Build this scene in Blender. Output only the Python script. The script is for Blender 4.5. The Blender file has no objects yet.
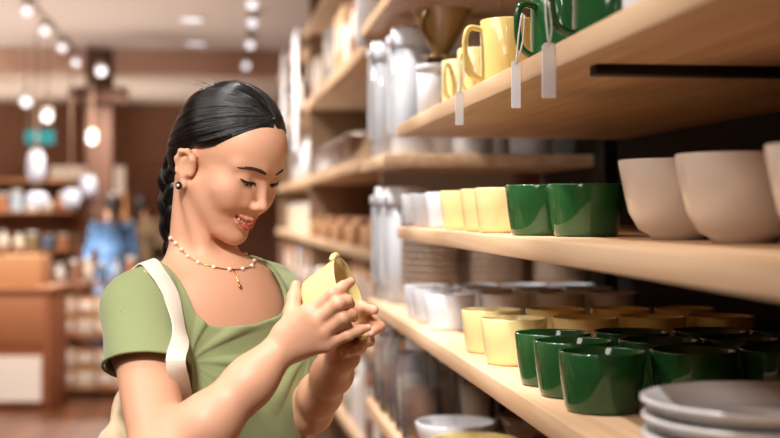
import bpy, bmesh, math, random
import numpy as np
from mathutils import Vector, Matrix
random.seed(7); rng = np.random.default_rng(7)
scene = bpy.context.scene
col = scene.collection
PI = math.pi
# ---------------------------------------------------------------- camera
F = 1300.0                       # focal length in pixels (780 px wide frame, 36 mm sensor -> 60 mm lens)
TH = math.radians(7.06)          # the camera looks 7 degrees to the right of the aisle (+Y)
CZ = 1.42
HOR = 211.0
CS, SN = math.cos(TH), math.sin(TH)
def W(px, py, d):
    r = (px - 390.0) / F * d
    return np.array([d * SN + r * CS, d * CS - r * SN, CZ + (HOR - py) / F * d])
CR = np.array([CS, -SN, 0.0]); CF = np.array([SN, CS, 0.0]); UP = np.array([0, 0, 1.0])
def cvec(x, y, z):               # direction given as right / away / up as seen from the camera
    return CR * x + CF * y + UP * z
cam_d = bpy.data.cameras.new('camera'); cam = bpy.data.objects.new('camera', cam_d); col.objects.link(cam)
cam_d.sensor_width = 36; cam_d.lens = 36 * F / 780.0
cam_d.shift_y = -(219 - HOR) / 780.0
cam.location = (0, 0, CZ); cam.rotation_euler = (PI / 2, 0, -TH)
cam_d.clip_start = 0.02; cam_d.clip_end = 200
cam_d.dof.use_dof = True; cam_d.dof.focus_distance = 1.84; cam_d.dof.aperture_fstop = 3.2
scene.camera = cam
# ---------------------------------------------------------------- tags
def tag(o, label=None, cat=None, group=None, kind=None):
    if label: o['label'] = label
    if cat: o['category'] = cat
    if group: o['group'] = group
    if kind: o['kind'] = kind
    return o
def empty(name, loc=(0, 0, 0), rz=0.0, label=None, cat=None, group=None):
    o = bpy.data.objects.new(name, None); o.location = tuple(loc); o.rotation_euler = (0, 0, rz)
    o.empty_display_size = .02
    col.objects.link(o); return tag(o, label, cat, group)
def copy_tree(o, parent=None):
    c = o.copy(); col.objects.link(c)
    if parent is not None: c.parent = parent
    for ch in list(o.children): copy_tree(ch, c)
    return c
# ---------------------------------------------------------------- materials
def srgb(h):
    if isinstance(h, str):
        v = [int(h[i:i + 2], 16) / 255 for i in (0, 2, 4)]
    else: v = list(h)
    return tuple((x / 12.92 if x <= .04045 else ((x + .055) / 1.055) ** 2.4) for x in v) + (1,)
MATS = {}
def mat(name, hexc, rough=.5, metal=0, spec=.5, trans=0, coat=0, sss=0, sssr=(1, .35, .2), emit=None, es=0, alpha=1,
        noise=0, nscale=20, bump=0, bscale=80, attr=None, sheen=0, ior=1.45):
    if name in MATS: return MATS[name]
    m = bpy.data.materials.new(name); m.use_nodes = True
    nt = m.node_tree; b = nt.nodes['Principled BSDF']
    c = srgb(hexc)
    b.inputs['Base Color'].default_value = c
    b.inputs['Roughness'].default_value = rough; b.inputs['Metallic'].default_value = metal
    b.inputs['Specular IOR Level'].default_value = spec; b.inputs['Transmission Weight'].default_value = trans
    b.inputs['Coat Weight'].default_value = coat; b.inputs['IOR'].default_value = ior
    b.inputs['Alpha'].default_value = alpha
    if sheen: b.inputs['Sheen Weight'].default_value = sheen
    if sss:
        b.inputs['Subsurface Weight'].default_value = sss; b.inputs['Subsurface Radius'].default_value = sssr
        b.inputs['Subsurface Scale'].default_value = .006
    if emit:
        b.inputs['Emission Color'].default_value = srgb(emit); b.inputs['Emission Strength'].default_value = es
    tc = nt.nodes.new('ShaderNodeTexCoord')
    if noise:
        n = nt.nodes.new('ShaderNodeTexNoise'); n.inputs['Scale'].default_value = nscale; n.inputs['Detail'].default_value = 5
        nt.links.new(tc.outputs['Object'], n.inputs['Vector'])
        mx = nt.nodes.new('ShaderNodeMix'); mx.data_type = 'RGBA'
        mx.inputs[6].default_value = tuple(x * (1 - noise) for x in c[:3]) + (1,)
        mx.inputs[7].default_value = tuple(min(1, x * (1 + noise)) for x in c[:3]) + (1,)
        nt.links.new(n.outputs['Fac'], mx.inputs[0]); nt.links.new(mx.outputs[2], b.inputs['Base Color'])
    if attr:
        a = nt.nodes.new('ShaderNodeAttribute'); a.attribute_name = attr
        nt.links.new(a.outputs['Color'], b.inputs['Base Color'])
    if bump:
        n2 = nt.nodes.new('ShaderNodeTexNoise'); n2.inputs['Scale'].default_value = bscale; n2.inputs['Detail'].default_value = 4
        nt.links.new(tc.outputs['Object'], n2.inputs['Vector'])
        bp = nt.nodes.new('ShaderNodeBump'); bp.inputs['Strength'].default_value = bump; bp.inputs['Distance'].default_value = .002
        nt.links.new(n2.outputs['Fac'], bp.inputs['Height']); nt.links.new(bp.outputs['Normal'], b.inputs['Normal'])
    MATS[name] = m; return m
def wood(name, light, dark, rough=.5, axis='Y', scale=1.0):
    if name in MATS: return MATS[name]
    m = mat(name, light, rough); nt = m.node_tree; b = nt.nodes['Principled BSDF']
    tc = nt.nodes.new('ShaderNodeTexCoord'); mp = nt.nodes.new('ShaderNodeMapping')
    s = {'Y': (38, 1.6, 38), 'X': (1.6, 38, 38), 'Z': (38, 38, 1.6)}[axis]
    mp.inputs['Scale'].default_value = tuple(v * scale for v in s)
    n = nt.nodes.new('ShaderNodeTexNoise'); n.inputs['Scale'].default_value = 1.0; n.inputs['Detail'].default_value = 7
    n.inputs['Distortion'].default_value = .6
    cr = nt.nodes.new('ShaderNodeValToRGB')
    cr.color_ramp.elements[0].position = .32; cr.color_ramp.elements[0].color = srgb(dark)
    cr.color_ramp.elements[1].position = .66; cr.color_ramp.elements[1].color = srgb(light)
    nt.links.new(tc.outputs['Object'], mp.inputs['Vector']); nt.links.new(mp.outputs[0], n.inputs['Vector'])
    nt.links.new(n.outputs['Fac'], cr.inputs[0]); nt.links.new(cr.outputs[0], b.inputs['Base Color'])
    bp = nt.nodes.new('ShaderNodeBump'); bp.inputs['Strength'].default_value = .15; bp.inputs['Distance'].default_value = .001
    nt.links.new(n.outputs['Fac'], bp.inputs['Height']); nt.links.new(bp.outputs['Normal'], b.inputs['Normal'])
    return m
# ---------------------------------------------------------------- mesh helpers
def link_mesh(name, me, m, parent=None, smooth=True, loc=None):
    o = bpy.data.objects.new(name, me); col.objects.link(o)
    if m is not None: me.materials.append(m)
    if smooth: me.polygons.foreach_set('use_smooth', np.ones(len(me.polygons), bool))
    if parent is not None: o.parent = parent
    if loc is not None: o.location = tuple(loc)
    me.update(); return o
class MB:
    """collects simple shapes into one mesh"""
    def __init__(s): s.v = []; s.f = []
    def add(s, vs, fs):
        n = len(s.v); s.v += [tuple(map(float, v)) for v in vs]; s.f += [tuple(i + n for i in f) for f in fs]; return s
    def box(s, lo, hi, R=None, o=(0, 0, 0)):
        x0, y0, z0 = lo; x1, y1, z1 = hi
        vs = [(x0, y0, z0), (x1, y0, z0), (x1, y1, z0), (x0, y1, z0), (x0, y0, z1), (x1, y0, z1), (x1, y1, z1), (x0, y1, z1)]
        if R is not None: vs = [tuple(Matrix(R) @ Vector(v) + Vector(o)) for v in vs]
        return s.add(vs, [(0, 3, 2, 1), (4, 5, 6, 7), (0, 1, 5, 4), (1, 2, 6, 5), (2, 3, 7, 6), (3, 0, 4, 7)])
    def lathe(s, prof, n=40, c=(0, 0, 0), close=False, R=None):
        c = np.array(c, float); vs = []; fs = []
        for r, z in prof:
            for k in range(n):
                a = 2 * PI * k / n; p = np.array([r * math.cos(a), r * math.sin(a), z])
                if R is not None: p = R @ p
                vs.append(c + p)
        m = len(prof)
        for i in range(m - 1 + (1 if close else 0)):
            for k in range(n):
                a = i * n + k; b = i * n + (k + 1) % n; i2 = (i + 1) % m
                fs.append((a, b, i2 * n + (k + 1) % n, i2 * n + k))
        if not close:
            fs.append(tuple(range(n - 1, -1, -1))); fs.append(tuple(range((m - 1) * n, m * n)))
        return s.add(vs, fs)
    def tube(s, pts, r, n=10, cap=True, flat=1.0, close=False):
        pts = [np.array(p, float) for p in pts]; m = len(pts)
        rs = r if hasattr(r, '__len__') else [r] * m
        vs = []; fs = []; pn = None
        for i, p in enumerate(pts):
            if close: t = pts[(i + 1) % m] - pts[i - 1]
            else: t = pts[min(i + 1, m - 1)] - pts[max(i - 1, 0)]
            t = t / (np.linalg.norm(t) + 1e-12)
            if pn is None:
                h = np.array([0, 0, 1.0]) if abs(t[2]) < .9 else np.array([1.0, 0, 0])
                u = np.cross(h, t)
            else: u = pn - t * np.dot(pn, t)
            u /= np.linalg.norm(u) + 1e-12; pn = u; w = np.cross(t, u)
            for k in range(n):
                a = 2 * PI * k / n
                vs.append(p + rs[i] * (u * math.cos(a) + w * math.sin(a) * flat))
        for i in range(m if close else m - 1):
            for k in range(n):
                j = (i + 1) % m
                fs.append((i * n + k, i * n + (k + 1) % n, j * n + (k + 1) % n, j * n + k))
        if cap and not close:
            fs.append(tuple(range(n - 1, -1, -1))); fs.append(tuple(range((m - 1) * n, m * n)))
        return s.add(vs, fs)
    def ball(s, c, r, nu=16, nv=10, sq=(1, 1, 1), R=None):
        c = np.array(c, float); vs = [];
        for j in range(1, nv):
            t = PI * j / nv
            for k in range(nu):
                a = 2 * PI * k / nu; p = np.array([math.sin(t) * math.cos(a) * sq[0], math.sin(t) * math.sin(a) * sq[1], math.cos(t) * sq[2]]) * r
                if R is not None: p = R @ p
                vs.append(c + p)
        top = np.array([0, 0, r * sq[2]]); 
        if R is not None: top = R @ top
        vs.append(c + top); vs.append(c - top); N = (nv - 1) * nu; fs = []
        for j in range(nv - 2):
            for k in range(nu):
                fs.append((j * nu + k, (j + 1) * nu + k, (j + 1) * nu + (k + 1) % nu, j * nu + (k + 1) % nu))
        for k in range(nu):
            fs.append((N, k, (k + 1) % nu)); b = (nv - 2) * nu; fs.append((N + 1, b + (k + 1) % nu, b + k))
        return s.add(vs, fs)
    def build(s, name, m, parent=None, smooth=False, bevel=0, loc=None, seg=2, auto=None):
        me = bpy.data.meshes.new(name); me.from_pydata(s.v, [], s.f)
        if bevel:
            bm = bmesh.new(); bm.from_mesh(me)
            es = [e for e in bm.edges if len(e.link_faces) == 2 and e.calc_face_angle(0) > .6]
            bmesh.ops.bevel(bm, geom=es, offset=bevel, segments=seg, affect='EDGES', profile=.5)
            bm.to_mesh(me); bm.free()
        o = link_mesh(name, me, m, parent, smooth or bool(bevel) or bool(auto), loc)
        if auto or bevel:
            me.set_sharp_from_angle(angle=auto or .7)
        return o
# ---------------------------------------------------------------- implicit surfaces -> meshes (sparse surface nets)
def smin(a, b, k):
    h = np.maximum(k - np.abs(a - b), 0) / k
    return np.minimum(a, b) - h * h * k * .25
def smax(a, b, k): return -smin(-a, -b, k)
class Sdf:
    def __init__(s): s.p = []
    def _add(s, fn, c, r, k, op): s.p.append((fn, np.array(c, float), r + k, k, op)); return s
    def cap(s, a, b, r1, r2=None, k=.012, op='u'):
        a = np.array(a, float); b = np.array(b, float); r2 = r1 if r2 is None else r2
        ba = b - a; L = ba @ ba + 1e-12
        def fn(P):
            q = P - a; h = np.clip((q @ ba) / L, 0, 1)
            return np.linalg.norm(q - h[..., None] * ba, axis=-1) - (r1 + (r2 - r1) * h)
        return s._add(fn, (a + b) / 2, math.sqrt(L) / 2 + max(r1, r2), k, op)
    def chain(s, pts, rs, k=.012, op='u'):
        for i in range(len(pts) - 1): s.cap(pts[i], pts[i + 1], rs[i], rs[i + 1], k, op)
        return s
    def ell(s, c, rad, A=None, k=.012, op='u'):
        c = np.array(c, float); rad = np.array(rad, float); A = np.eye(3) if A is None else np.array(A)
        def fn(P):
            q = (P - c) @ A; k0 = np.linalg.norm(q / rad, axis=-1); k1 = np.linalg.norm(q / (rad * rad), axis=-1)
            return k0 * (k0 - 1) / np.maximum(k1, 1e-9)
        return s._add(fn, c, rad.max(), k, op)
    def fn(s, f, c, r, k=.003, op='u'): return s._add(f, c, r, k, op)
    def eval(s, P, sel=None):
        d = np.full(P.shape[:-1], .06, np.float32)
        for i, (fn, c, r, k, op) in enumerate(s.p):
            if sel is not None:
                ix = np.nonzero(sel[i])[0]
                if len(ix) == 0: continue
                v = fn(P[ix]); cur = d[ix]
            else: ix = slice(None); v = fn(P); cur = d
            if op == 'u': d[ix] = smin(cur, v, k)
            elif op == 's': d[ix] = smax(cur, -v, k)
            elif op == 'i': d[ix] = smax(cur, v, k)
        return d
def polygonize(sdf, lo, hi, h, post=None, smooth=1, N=8):
    """sdf: Sdf; post(P,d)->d optional.  Returns verts, quads"""
    lo = np.array(lo, float); nb = np.ceil((np.array(hi) - lo) / (h * N)).astype(int)
    g = np.stack(np.meshgrid(*[np.arange(n) for n in nb], indexing='ij'), -1).reshape(-1, 3)
    C = lo + (g + .5) * h * N; hd = h * N * math.sqrt(3) / 2
    near = np.zeros(len(C), bool)
    for a in range(0, len(C), 200000):
        P = C[a:a + 200000]; d = sdf.eval(P)
        if post: d = post(P, d)
        near[a:a + 200000] = np.abs(d) < hd * 1.5
    g = g[near]; C = C[near]
    off = np.stack(np.meshgrid(*[np.arange(N + 1)] * 3, indexing='ij'), -1)
    tot = nb * N + 2
    key = lambda ijk: (ijk[..., 0].astype(np.int64) * tot[1] + ijk[..., 1]) * tot[2] + ijk[..., 2]
    VK = []; VP = []; Q = []
    for a in range(0, len(g), 1500):
        gb = g[a:a + 1500]; cb = C[a:a + 1500]
        base = gb * N
        idx = base[:, None, None, None, :] + off
        P = lo + idx * h
        sel = [np.linalg.norm(cb - c, axis=1) < r + hd * 1.05 + .03 for (_, c, r, k, op) in sdf.p]
        d = sdf.eval(P, sel)
        if post: d = post(P, d)
        s = d < 0
        acc = np.zeros(d.shape[:1] + (N, N, N, 3)); cnt = np.zeros(d.shape[:1] + (N, N, N))
        for ax in range(3):
            for u in (0, 1):
                for v in (0, 1):
                    o = [0, 0, 0]; o[(ax + 1) % 3] = u; o[(ax + 2) % 3] = v
                    p = list(o); p[ax] = 1
                    A = (slice(None),) + tuple(slice(q, q + N) for q in o); B = (slice(None),) + tuple(slice(q, q + N) for q in p)
                    da, db = d[A], d[B]; cr = s[A] != s[B]
                    t = np.where(cr, da / np.where(cr, da - db, 1), 0)
                    w = cr.astype(float)
                    for q in range(3):
                        acc[..., q] += w * ((t if q == ax else o[q]))
                    cnt += w
        m = cnt > 0; ii = np.nonzero(m)
        cell = base[ii[0]] + np.stack(ii[1:], -1)
        VK.append(key(cell)); VP.append(lo + (cell + acc[m] / cnt[m][:, None]) * h)
        for ax in range(3):
            A = (slice(None), slice(0, N), slice(0, N), slice(0, N)); p = [0, 0, 0]; p[ax] = 1
            B = (slice(None),) + tuple(slice(q, q + N) for q in p)
            cr = s[A] != s[B]; jj = np.nonzero(cr); c0 = base[jj[0]] + np.stack(jj[1:], -1)
            flip = s[A][cr]
            e1 = np.zeros(3, int); e1[(ax + 1) % 3] = 1; e2 = np.zeros(3, int); e2[(ax + 2) % 3] = 1
            ok = (c0[:, (ax + 1) % 3] > 0) & (c0[:, (ax + 2) % 3] > 0); c0 = c0[ok]; flip = flip[ok]
            q = np.stack([key(c0 - e1 - e2), key(c0 - e2), key(c0), key(c0 - e1)], 1)
            q[~flip] = q[~flip][:, ::-1]; Q.append(q)
    VK = np.concatenate(VK); VP = np.concatenate(VP); Q = np.concatenate(Q)
    o = np.argsort(VK); VK = VK[o]; VP = VP[o]
    ix = np.searchsorted(VK, Q); ix = np.minimum(ix, len(VK) - 1); ok = (VK[ix] == Q).all(1); ix = ix[ok]
    for _ in range(smooth):
        S = np.zeros_like(VP); n = np.zeros(len(VP))
        for a in range(4):
            np.add.at(S, ix[:, a], VP[ix[:, (a + 1) % 4]]); np.add.at(S, ix[:, a], VP[ix[:, a - 1]]); np.add.at(n, ix[:, a], 2)
        VP = np.where(n[:, None] > 0, VP * .5 + .5 * S / np.maximum(n, 1)[:, None], VP)
    return VP, ix
def quads_mesh(name, V, Q, colors=None, attr='Col', vecs=None):
    me = bpy.data.meshes.new(name)
    me.vertices.add(len(V)); me.vertices.foreach_set('co', V.astype(np.float32).ravel())
    me.loops.add(Q.size); me.loops.foreach_set('vertex_index', Q.astype(np.int32).ravel())
    me.polygons.add(len(Q)); me.polygons.foreach_set('loop_start', np.arange(0, Q.size, 4, dtype=np.int32))
    me.update(calc_edges=True)
    if colors is not None:
        a = me.color_attributes.new(attr, 'FLOAT_COLOR', 'POINT'); c = np.ones((len(V), 4), np.float32); c[:, :3] = colors
        a.data.foreach_set('color', c.ravel())
    if vecs is not None:
        a = me.attributes.new('flow', 'FLOAT_VECTOR', 'POINT'); a.data.foreach_set('vector', vecs.astype(np.float32).ravel())
    me.validate(); return me
BH=.0017
def cr(pts, n):
    out = []; P_ = [np.array(p, float) for p in pts]; P_ = [2 * P_[0] - P_[1]] + P_ + [2 * P_[-1] - P_[-2]]
    for i in range(1, len(P_) - 2):
        for k in range(n):
            t = k / n; a, b, c_, d_ = P_[i - 1:i + 3]
            out.append(.5 * (2 * b + (c_ - a) * t + (2 * a - 5 * b + 4 * c_ - d_) * t * t + (3 * b - a - 3 * c_ + d_) * t ** 3))
    out.append(P_[-2]); return out
# ================================================================ the shop: room shell
NX, FX, NY, FY, CH = -9.0, .97, -3.0, 17.3, CZ + 1.66
def struct(name, mb, m, bevel=0):
    o = mb.build(name, m, None, bevel=bevel); o['kind'] = 'structure'; return o
floor_m = wood('floor_wood', '6A3D22', '452716', .35, 'Y', .12)
struct('floor', MB().box((NX, NY, -.05), (4.5, FY, 0)), floor_m)
ceil_m = mat('ceiling_plaster', 'CDBFB4', .9, noise=.03, nscale=2)
struct('ceiling', MB().box((NX, NY, CH), (4.5, FY, CH + .05)), ceil_m)
wall_m = mat('wall_plaster', 'CDB196', .9, noise=.04, nscale=1.5)
struct('wall_back', MB().box((NX, FY, 0), (4.5, FY + .1, CH)), mat('brown_panel', '84583F', .7, noise=.1, nscale=3))
struct('wall_left', MB().box((NX - .1, 6.0, 0), (NX, FY, CH)), wall_m)
struct('wall_front', MB().box((NX, NY - .1, 0), (4.5, NY, CH)), mat('brown_panel', '84583F', .7, noise=.1, nscale=3))
struct('wall_right', MB().box((4.5, NY, 0), (4.6, FY, CH)), wall_m)
struct('trim_1', MB().box((NX, 13.6, CH - .25), (4.5, 13.9, CH)), mat('soffit', 'D2B09A', .9))
struct('trim_2', MB().box((NX, 13.9, CH - .25), (4.5, FY, CH - .18)), mat('soffit_low', 'D3BEAC', .9))
# doorway-like pale opening in the far wall
struct('window_1', MB().box((-2.3, FY - .04, .7), (-1.35, FY - .001, 2.0)), mat('lit_opening', 'D8C3AC', .8, emit='E6CFB8', es=.55))
# ---------------------------------------------------------------- ceiling lights
lamp_white = mat('lamp_glow', 'FFFFFF', .5, emit='EEEEFA', es=1.0)
fix_m = mat('fixture_white', 'D8D2CA', .5)
def spot(loc, target, power, size, ang=110, blend=.6, color=(1, .93, .86)):
    l = bpy.data.lights.new('spot', 'SPOT'); l.energy = power; l.shadow_soft_size = size; l.spot_size = math.radians(ang); l.spot_blend = blend; l.color = color
    o = bpy.data.objects.new('spot_light', l); col.objects.link(o); o.location = tuple(loc)
    o.rotation_euler = (Vector(target) - Vector(loc)).to_track_quat('-Z', 'Y').to_euler(); return o
def ceil_pt(px, py, Z=1.66):
    d = Z * F / (HOR - py); return W(px, py, d)
dn = [(192, 19, 'nearer of the two round recessed downlights'), (196, 43, 'farther of the two round recessed downlights')]
for px, py, lab in dn:
    p = ceil_pt(px, py); t = empty('downlight', p, 0, lab + ' in the pale ceiling', 'ceiling light', 'recessed downlights')
    MB().lathe([(.105, -.012), (.125, -.012), (.125, 0), (.105, 0)], 28, close=True).build('trim_ring', fix_m, t, smooth=False)
    MB().lathe([(.001, -.006), (.104, -.006), (.104, -.001), (.001, -.001)], 28, close=True).build('diffuser', lamp_white, t)
tr_l = [(27, 11), (45, 31), (62, 48), (76, 63)]; tr_r = [(252, 5), (252, 23), (250, 45), (246, 66)]; far_l = [(101, 71), (26, 102), (47, 117), (92, 139)]
ordw = ['nearest', 'second nearest', 'third nearest', 'farthest']
def track_head(px, py, lab, grp, r=.045, es=None, Z=1.55, d=None):
    p = ceil_pt(px, py, Z) if d is None else W(px, py, d)
    t = empty('spotlight', p, 0, lab, 'spotlight', grp)
    R_ = np.array(Matrix.Rotation(.9, 3, 'X'))
    dirv = (np.array([0, 0, CZ]) - p); dirv /= np.linalg.norm(dirv); q = Vector(dirv * np.array([1, 1, 1]) - UP * .35).to_track_quat('Z', 'Y').to_matrix(); R_ = np.array(q)
    MB().lathe([(r * .8, -.16), (r, -.15), (r, 0), (r * .9, 0), (r * .9, -.01), (.002, -.012)], 18, R=R_).build('lamp_housing', fix_m, t, smooth=False)
    MB().lathe([(.001, -.009), (r * .88, -.009), (r * .88, -.004), (.001, -.004)], 18, close=True, R=R_).build('bulb', lamp_white, t)
    top = CH - p[2]; a = R_ @ np.array([0, 0, -.09])
    MB().tube([a, a + UP * max(.02, top - a[2] - .0215 + (.0 if grp != 'spotlights at the back of the shop' else .02))], .008, 8).build('stem', mat('stem_brown', '7E6450', .6), t)
    return t
for i, (x, y) in enumerate(tr_l): track_head(x, y, ordw[i] + ' spotlight on the left ceiling track', 'spotlights on the left track', Z=1.55 if y < 60 else 1.47)
for i, (x, y) in enumerate(tr_r): track_head(x, y, ordw[i] + ' spotlight on the ceiling track above the aisle', 'spotlights above the aisle', Z=1.55 if y < 60 else 1.47)
for i, (x, y) in enumerate(far_l): track_head(x, y, ['spotlight at the end of the left track near the brown post', 'small hanging spotlight far at the left edge', 'small hanging spotlight just left of the turquoise sign', 'bright round spotlight in front of the brown post'][i], 'spotlights at the back of the shop', d=12.8, r=.055)
for nm, pts in (('left', tr_l), ('aisle', tr_r)):
    a = ceil_pt(*pts[0], 1.55); b = ceil_pt(*pts[-1], 1.55)
    e = (b - a) / np.linalg.norm(b - a); a = a - e * 4; b = b + e * .5; a[2] = b[2] = CH - .02
    n_ = np.cross(e, UP) * .02
    m = MB(); m.add([a - n_, a + n_, b + n_, b - n_, a - n_ + UP * .02, a + n_ + UP * .02, b + n_ + UP * .02, b - n_ + UP * .02], [(3, 2, 1, 0), (4, 5, 6, 7), (0, 1, 5, 4), (1, 2, 6, 5), (2, 3, 7, 6), (3, 0, 4, 7)])
    tag(m.build('light_track', mat('track_beige', 'A89684', .6)), 'pale ceiling rail carrying the spotlights ' + ('on the left' if nm == 'left' else 'above the aisle'), 'light track', kind=None)
# ---------------------------------------------------------------- far post and sign
m = MB().box((-.13, -.13, 0), (.13, .13, CH)); 
p = W(100, 211, 13.4); o = m.build('trim_3', mat('brown_post', '5F4030', .7), None, bevel=.01, loc=(p[0], p[1], 0)); o['kind'] = 'structure'
m = MB().box((-.30, -.05, CH - .56), (.30, .05, CH - .40)); o = m.build('trim_4', mat('brown_post', '5F4030', .7), None, bevel=.01, loc=(p[0], p[1] - .16, 0)); o['kind'] = 'structure'
def facing_box(name, px, py, d, w, h, dep, m, lab=None, cat=None, group=None, bev=.004, rz=None, parent=None):
    p = W(px, py, d); mb = MB().box((-w / 2, -dep / 2, -h / 2), (w / 2, dep / 2, h / 2)); o = mb.build(name, m, parent, bevel=bev, loc=p)
    o.rotation_euler = (0, 0, -TH if rz is None else rz)
    return tag(o, lab, cat, group)
sg = W(40, 137, 14.5)
t = empty('hanging_sign', sg, -TH, 'small turquoise sign hanging from the ceiling at far left', 'sign')
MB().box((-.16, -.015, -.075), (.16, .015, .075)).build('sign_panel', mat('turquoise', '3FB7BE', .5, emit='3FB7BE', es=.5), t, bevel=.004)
for s in (-1, 1): MB().tube([(s * .12, 0, .075), (s * .12, 0, CH - .25 - sg[2])], .005, 6).build('cord', fix_m, t)
# pendant lamps with white paper shades
shade_m = mat('paper_shade', 'A2A2AC', .8, emit='EEF0FF', es=.12)
for px, py, d, r, h, lab in ((36, 166, 12.6, .085, .30, 'tall white paper pendant lamp under the turquoise sign'), (37, 200, 12.2, .10, .15, 'low drum pendant lamp right below the tall white one'),
                             (71, 199, 12.8, .09, .18, 'round white pendant lamp left of the brown post'), (88, 186, 13.1, .085, .22, 'slim white pendant lamp against the brown post')):
    p = W(px, py, d); t = empty('pendant_lamp', p, 0, lab, 'lamp', 'white pendant lamps'); sh_ = 0
    MB().lathe([(r * .7, -h / 2), (r, -h / 4), (r, h / 4), (r * .6, h / 2), (r * .55, h / 2), (r * .93, h / 4), (r * .93, -h / 4), (r * .65, -h / 2)], 24, close=True).build('lamp_shade', shade_m, t, smooth=True)
    MB().tube([(0, 0, h / 2 - .04), (0, 0, (CH - .25 * (p[1] > 13.6) - p[2]))], .006, 6).build('cord', mat('stem_brown', '7E6450', .6), t)
# ---------------------------------------------------------------- counters and goods at the left, far away
crate_m = wood('crate_wood', 'B77E52', '8A5634', .7, 'X', .3); crate_d = mat('dark_crate', '6E3F26', .7, noise=.1)
card = mat('cardboard', 'B9865C', .8, noise=.06, nscale=12); card2 = mat('cardboard_pale', 'CDAE8C', .8, noise=.05, nscale=12); paper = mat('white_paper', 'E4DAD0', .7)
def at_floor(px, d): p = W(px, 211, d); p[2] = 0; return p
# first counter: brown cabinet with a white notice
t = empty('display_cabinet', at_floor(22, 9.3), -TH, 'reddish brown wooden cabinet with a white notice at far left', 'cabinet')
MB().box((-.42, 0, 0), (.20, .5, .84)).build('body', mat('cabinet_brown', '8C5233', .6, noise=.08), t, bevel=.008)
MB().box((-.44, -.02, .84), (.22, .52, .875)).build('top', crate_m, t, bevel=.004)
MB().box((-.40, -.012, .46), (.16, .001, .80)).build('door', mat('cabinet_door', '9A6240', .55), t, bevel=.004)
MB().box((-.24, -.014, .05), (.14, 0, .38)).build('notice', paper, t)
MB().box((-.20, -.020, .06), (.18, -.0, .03)).build('plinth', crate_d, t)
k = 0
for (px, py, w, h, dd, mm, lab) in ((17, 262, .34, .22, 9.45, card, 'large orange cardboard box standing on the brown cabinet'),):
    p = W(px, py, dd); p[2] = .876 + h / 2; o = MB().box((-w / 2, 0, -h / 2), (w / 2, .3, h / 2)).build('cardboard_box', mm, None, bevel=.004, loc=p); o.rotation_euler = (0, 0, -TH); tag(o, lab, 'box')
# second: low shelf rack with packs
t = empty('low_rack', at_floor(83, 9.9), -TH, 'low dark rack packed with pale boxes left of the woman', 'rack')
for z, nm in ((.06, 'shelf_board'), (.46, 'shelf_board'), (.86, 'shelf_board')):
    MB().box((-.25, 0, z - .02), (.42, .5, z)).build(nm, crate_d, t, bevel=.003)
for x in (-.24, .40):
    for y in (.01, .47): MB().box((x, y, 0), (x + .02, y + .02, .86)).build('leg', crate_d, t)
rows = ['bottom', 'middle']
for r, z in enumerate((.061, .461)):
    for c in range(4):
        for s in range(2):
            w = .14; p = at_floor(83, 9.9) + CR * (-.140 + c * .150) + CF * .16; p[2] = z + s * .155
            o = MB().box((-w / 2, -.13, 0), (w / 2, .15, .145)).build('carton', card2 if (c + s) % 2 else card, None, bevel=.004, loc=p); o.rotation_euler = (0, 0, -TH)
            tag(o, '%s carton of the %s pair on the %s shelf of the low rack' % (['lower', 'upper'][s], ['leftmost', 'second', 'third', 'rightmost'][c], rows[r]), 'box', 'cartons on the low rack')
            MB().box((-w / 2 + .015, -.1315, .05), (w / 2 - .015, -.1295, .12)).build('paper_label', paper, o)
# things standing on the rack and cabinet: bottles and tins, far out of focus
cols = ['C9C4BE', '8C6A52', 'D9CDB8', '56708A', 'A9B6C2', 'B57A55', '3B2A22', 'E6E2DC', '86704E']
def bottle(name, p, r, h, m, lab, cat, grp=None, kind=0):
    t = empty(name, p, 0, lab, cat, grp)
    if kind == 0:
        MB().lathe([(.001, 0), (r, 0), (r, h * .62), (r * .45, h * .78), (r * .4, h * .9), (.001, h * .9)], 16).build('body', m, t, smooth=True)
        MB().lathe([(.001, h * .88), (r * .5, h * .88), (r * .5, h), (.001, h)], 12).build('cap', mat('cap_grey', 'C8C4BE', .4), t, smooth=False)
    else:
        MB().lathe([(.001, 0), (r, 0), (r, h * .85), (.001, h * .85)], 18).build('body', m, t, smooth=False, auto=.6)
        MB().lathe([(.001, h * .85), (r * 1.04, h * .85), (r * 1.04, h), (.001, h)], 18).build('lid', mat('cap_grey', 'C8C4BE', .4), t, auto=.6)
    return t
for i in range(6):
    p = at_floor(83, 9.9) + CR * (-.20 + i * .108) + CF * .12; p[2] = .861
    bottle('bottle' if i % 2 == 0 else 'tin', p, .035, .16 + .05 * ((i * 7) % 3) / 2, mat('goods_%d' % (i % 9), cols[i % 9], .4), '%s %s on top of the low rack, %s from the left' % (['white', 'brown', 'cream', 'blue', 'grey blue', 'orange'][i], ['bottle', 'tin'][i % 2], ['first', 'second', 'third', 'fourth', 'fifth', 'sixth'][i]), ['bottle', 'tin'][i % 2], None, i % 2)
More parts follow.
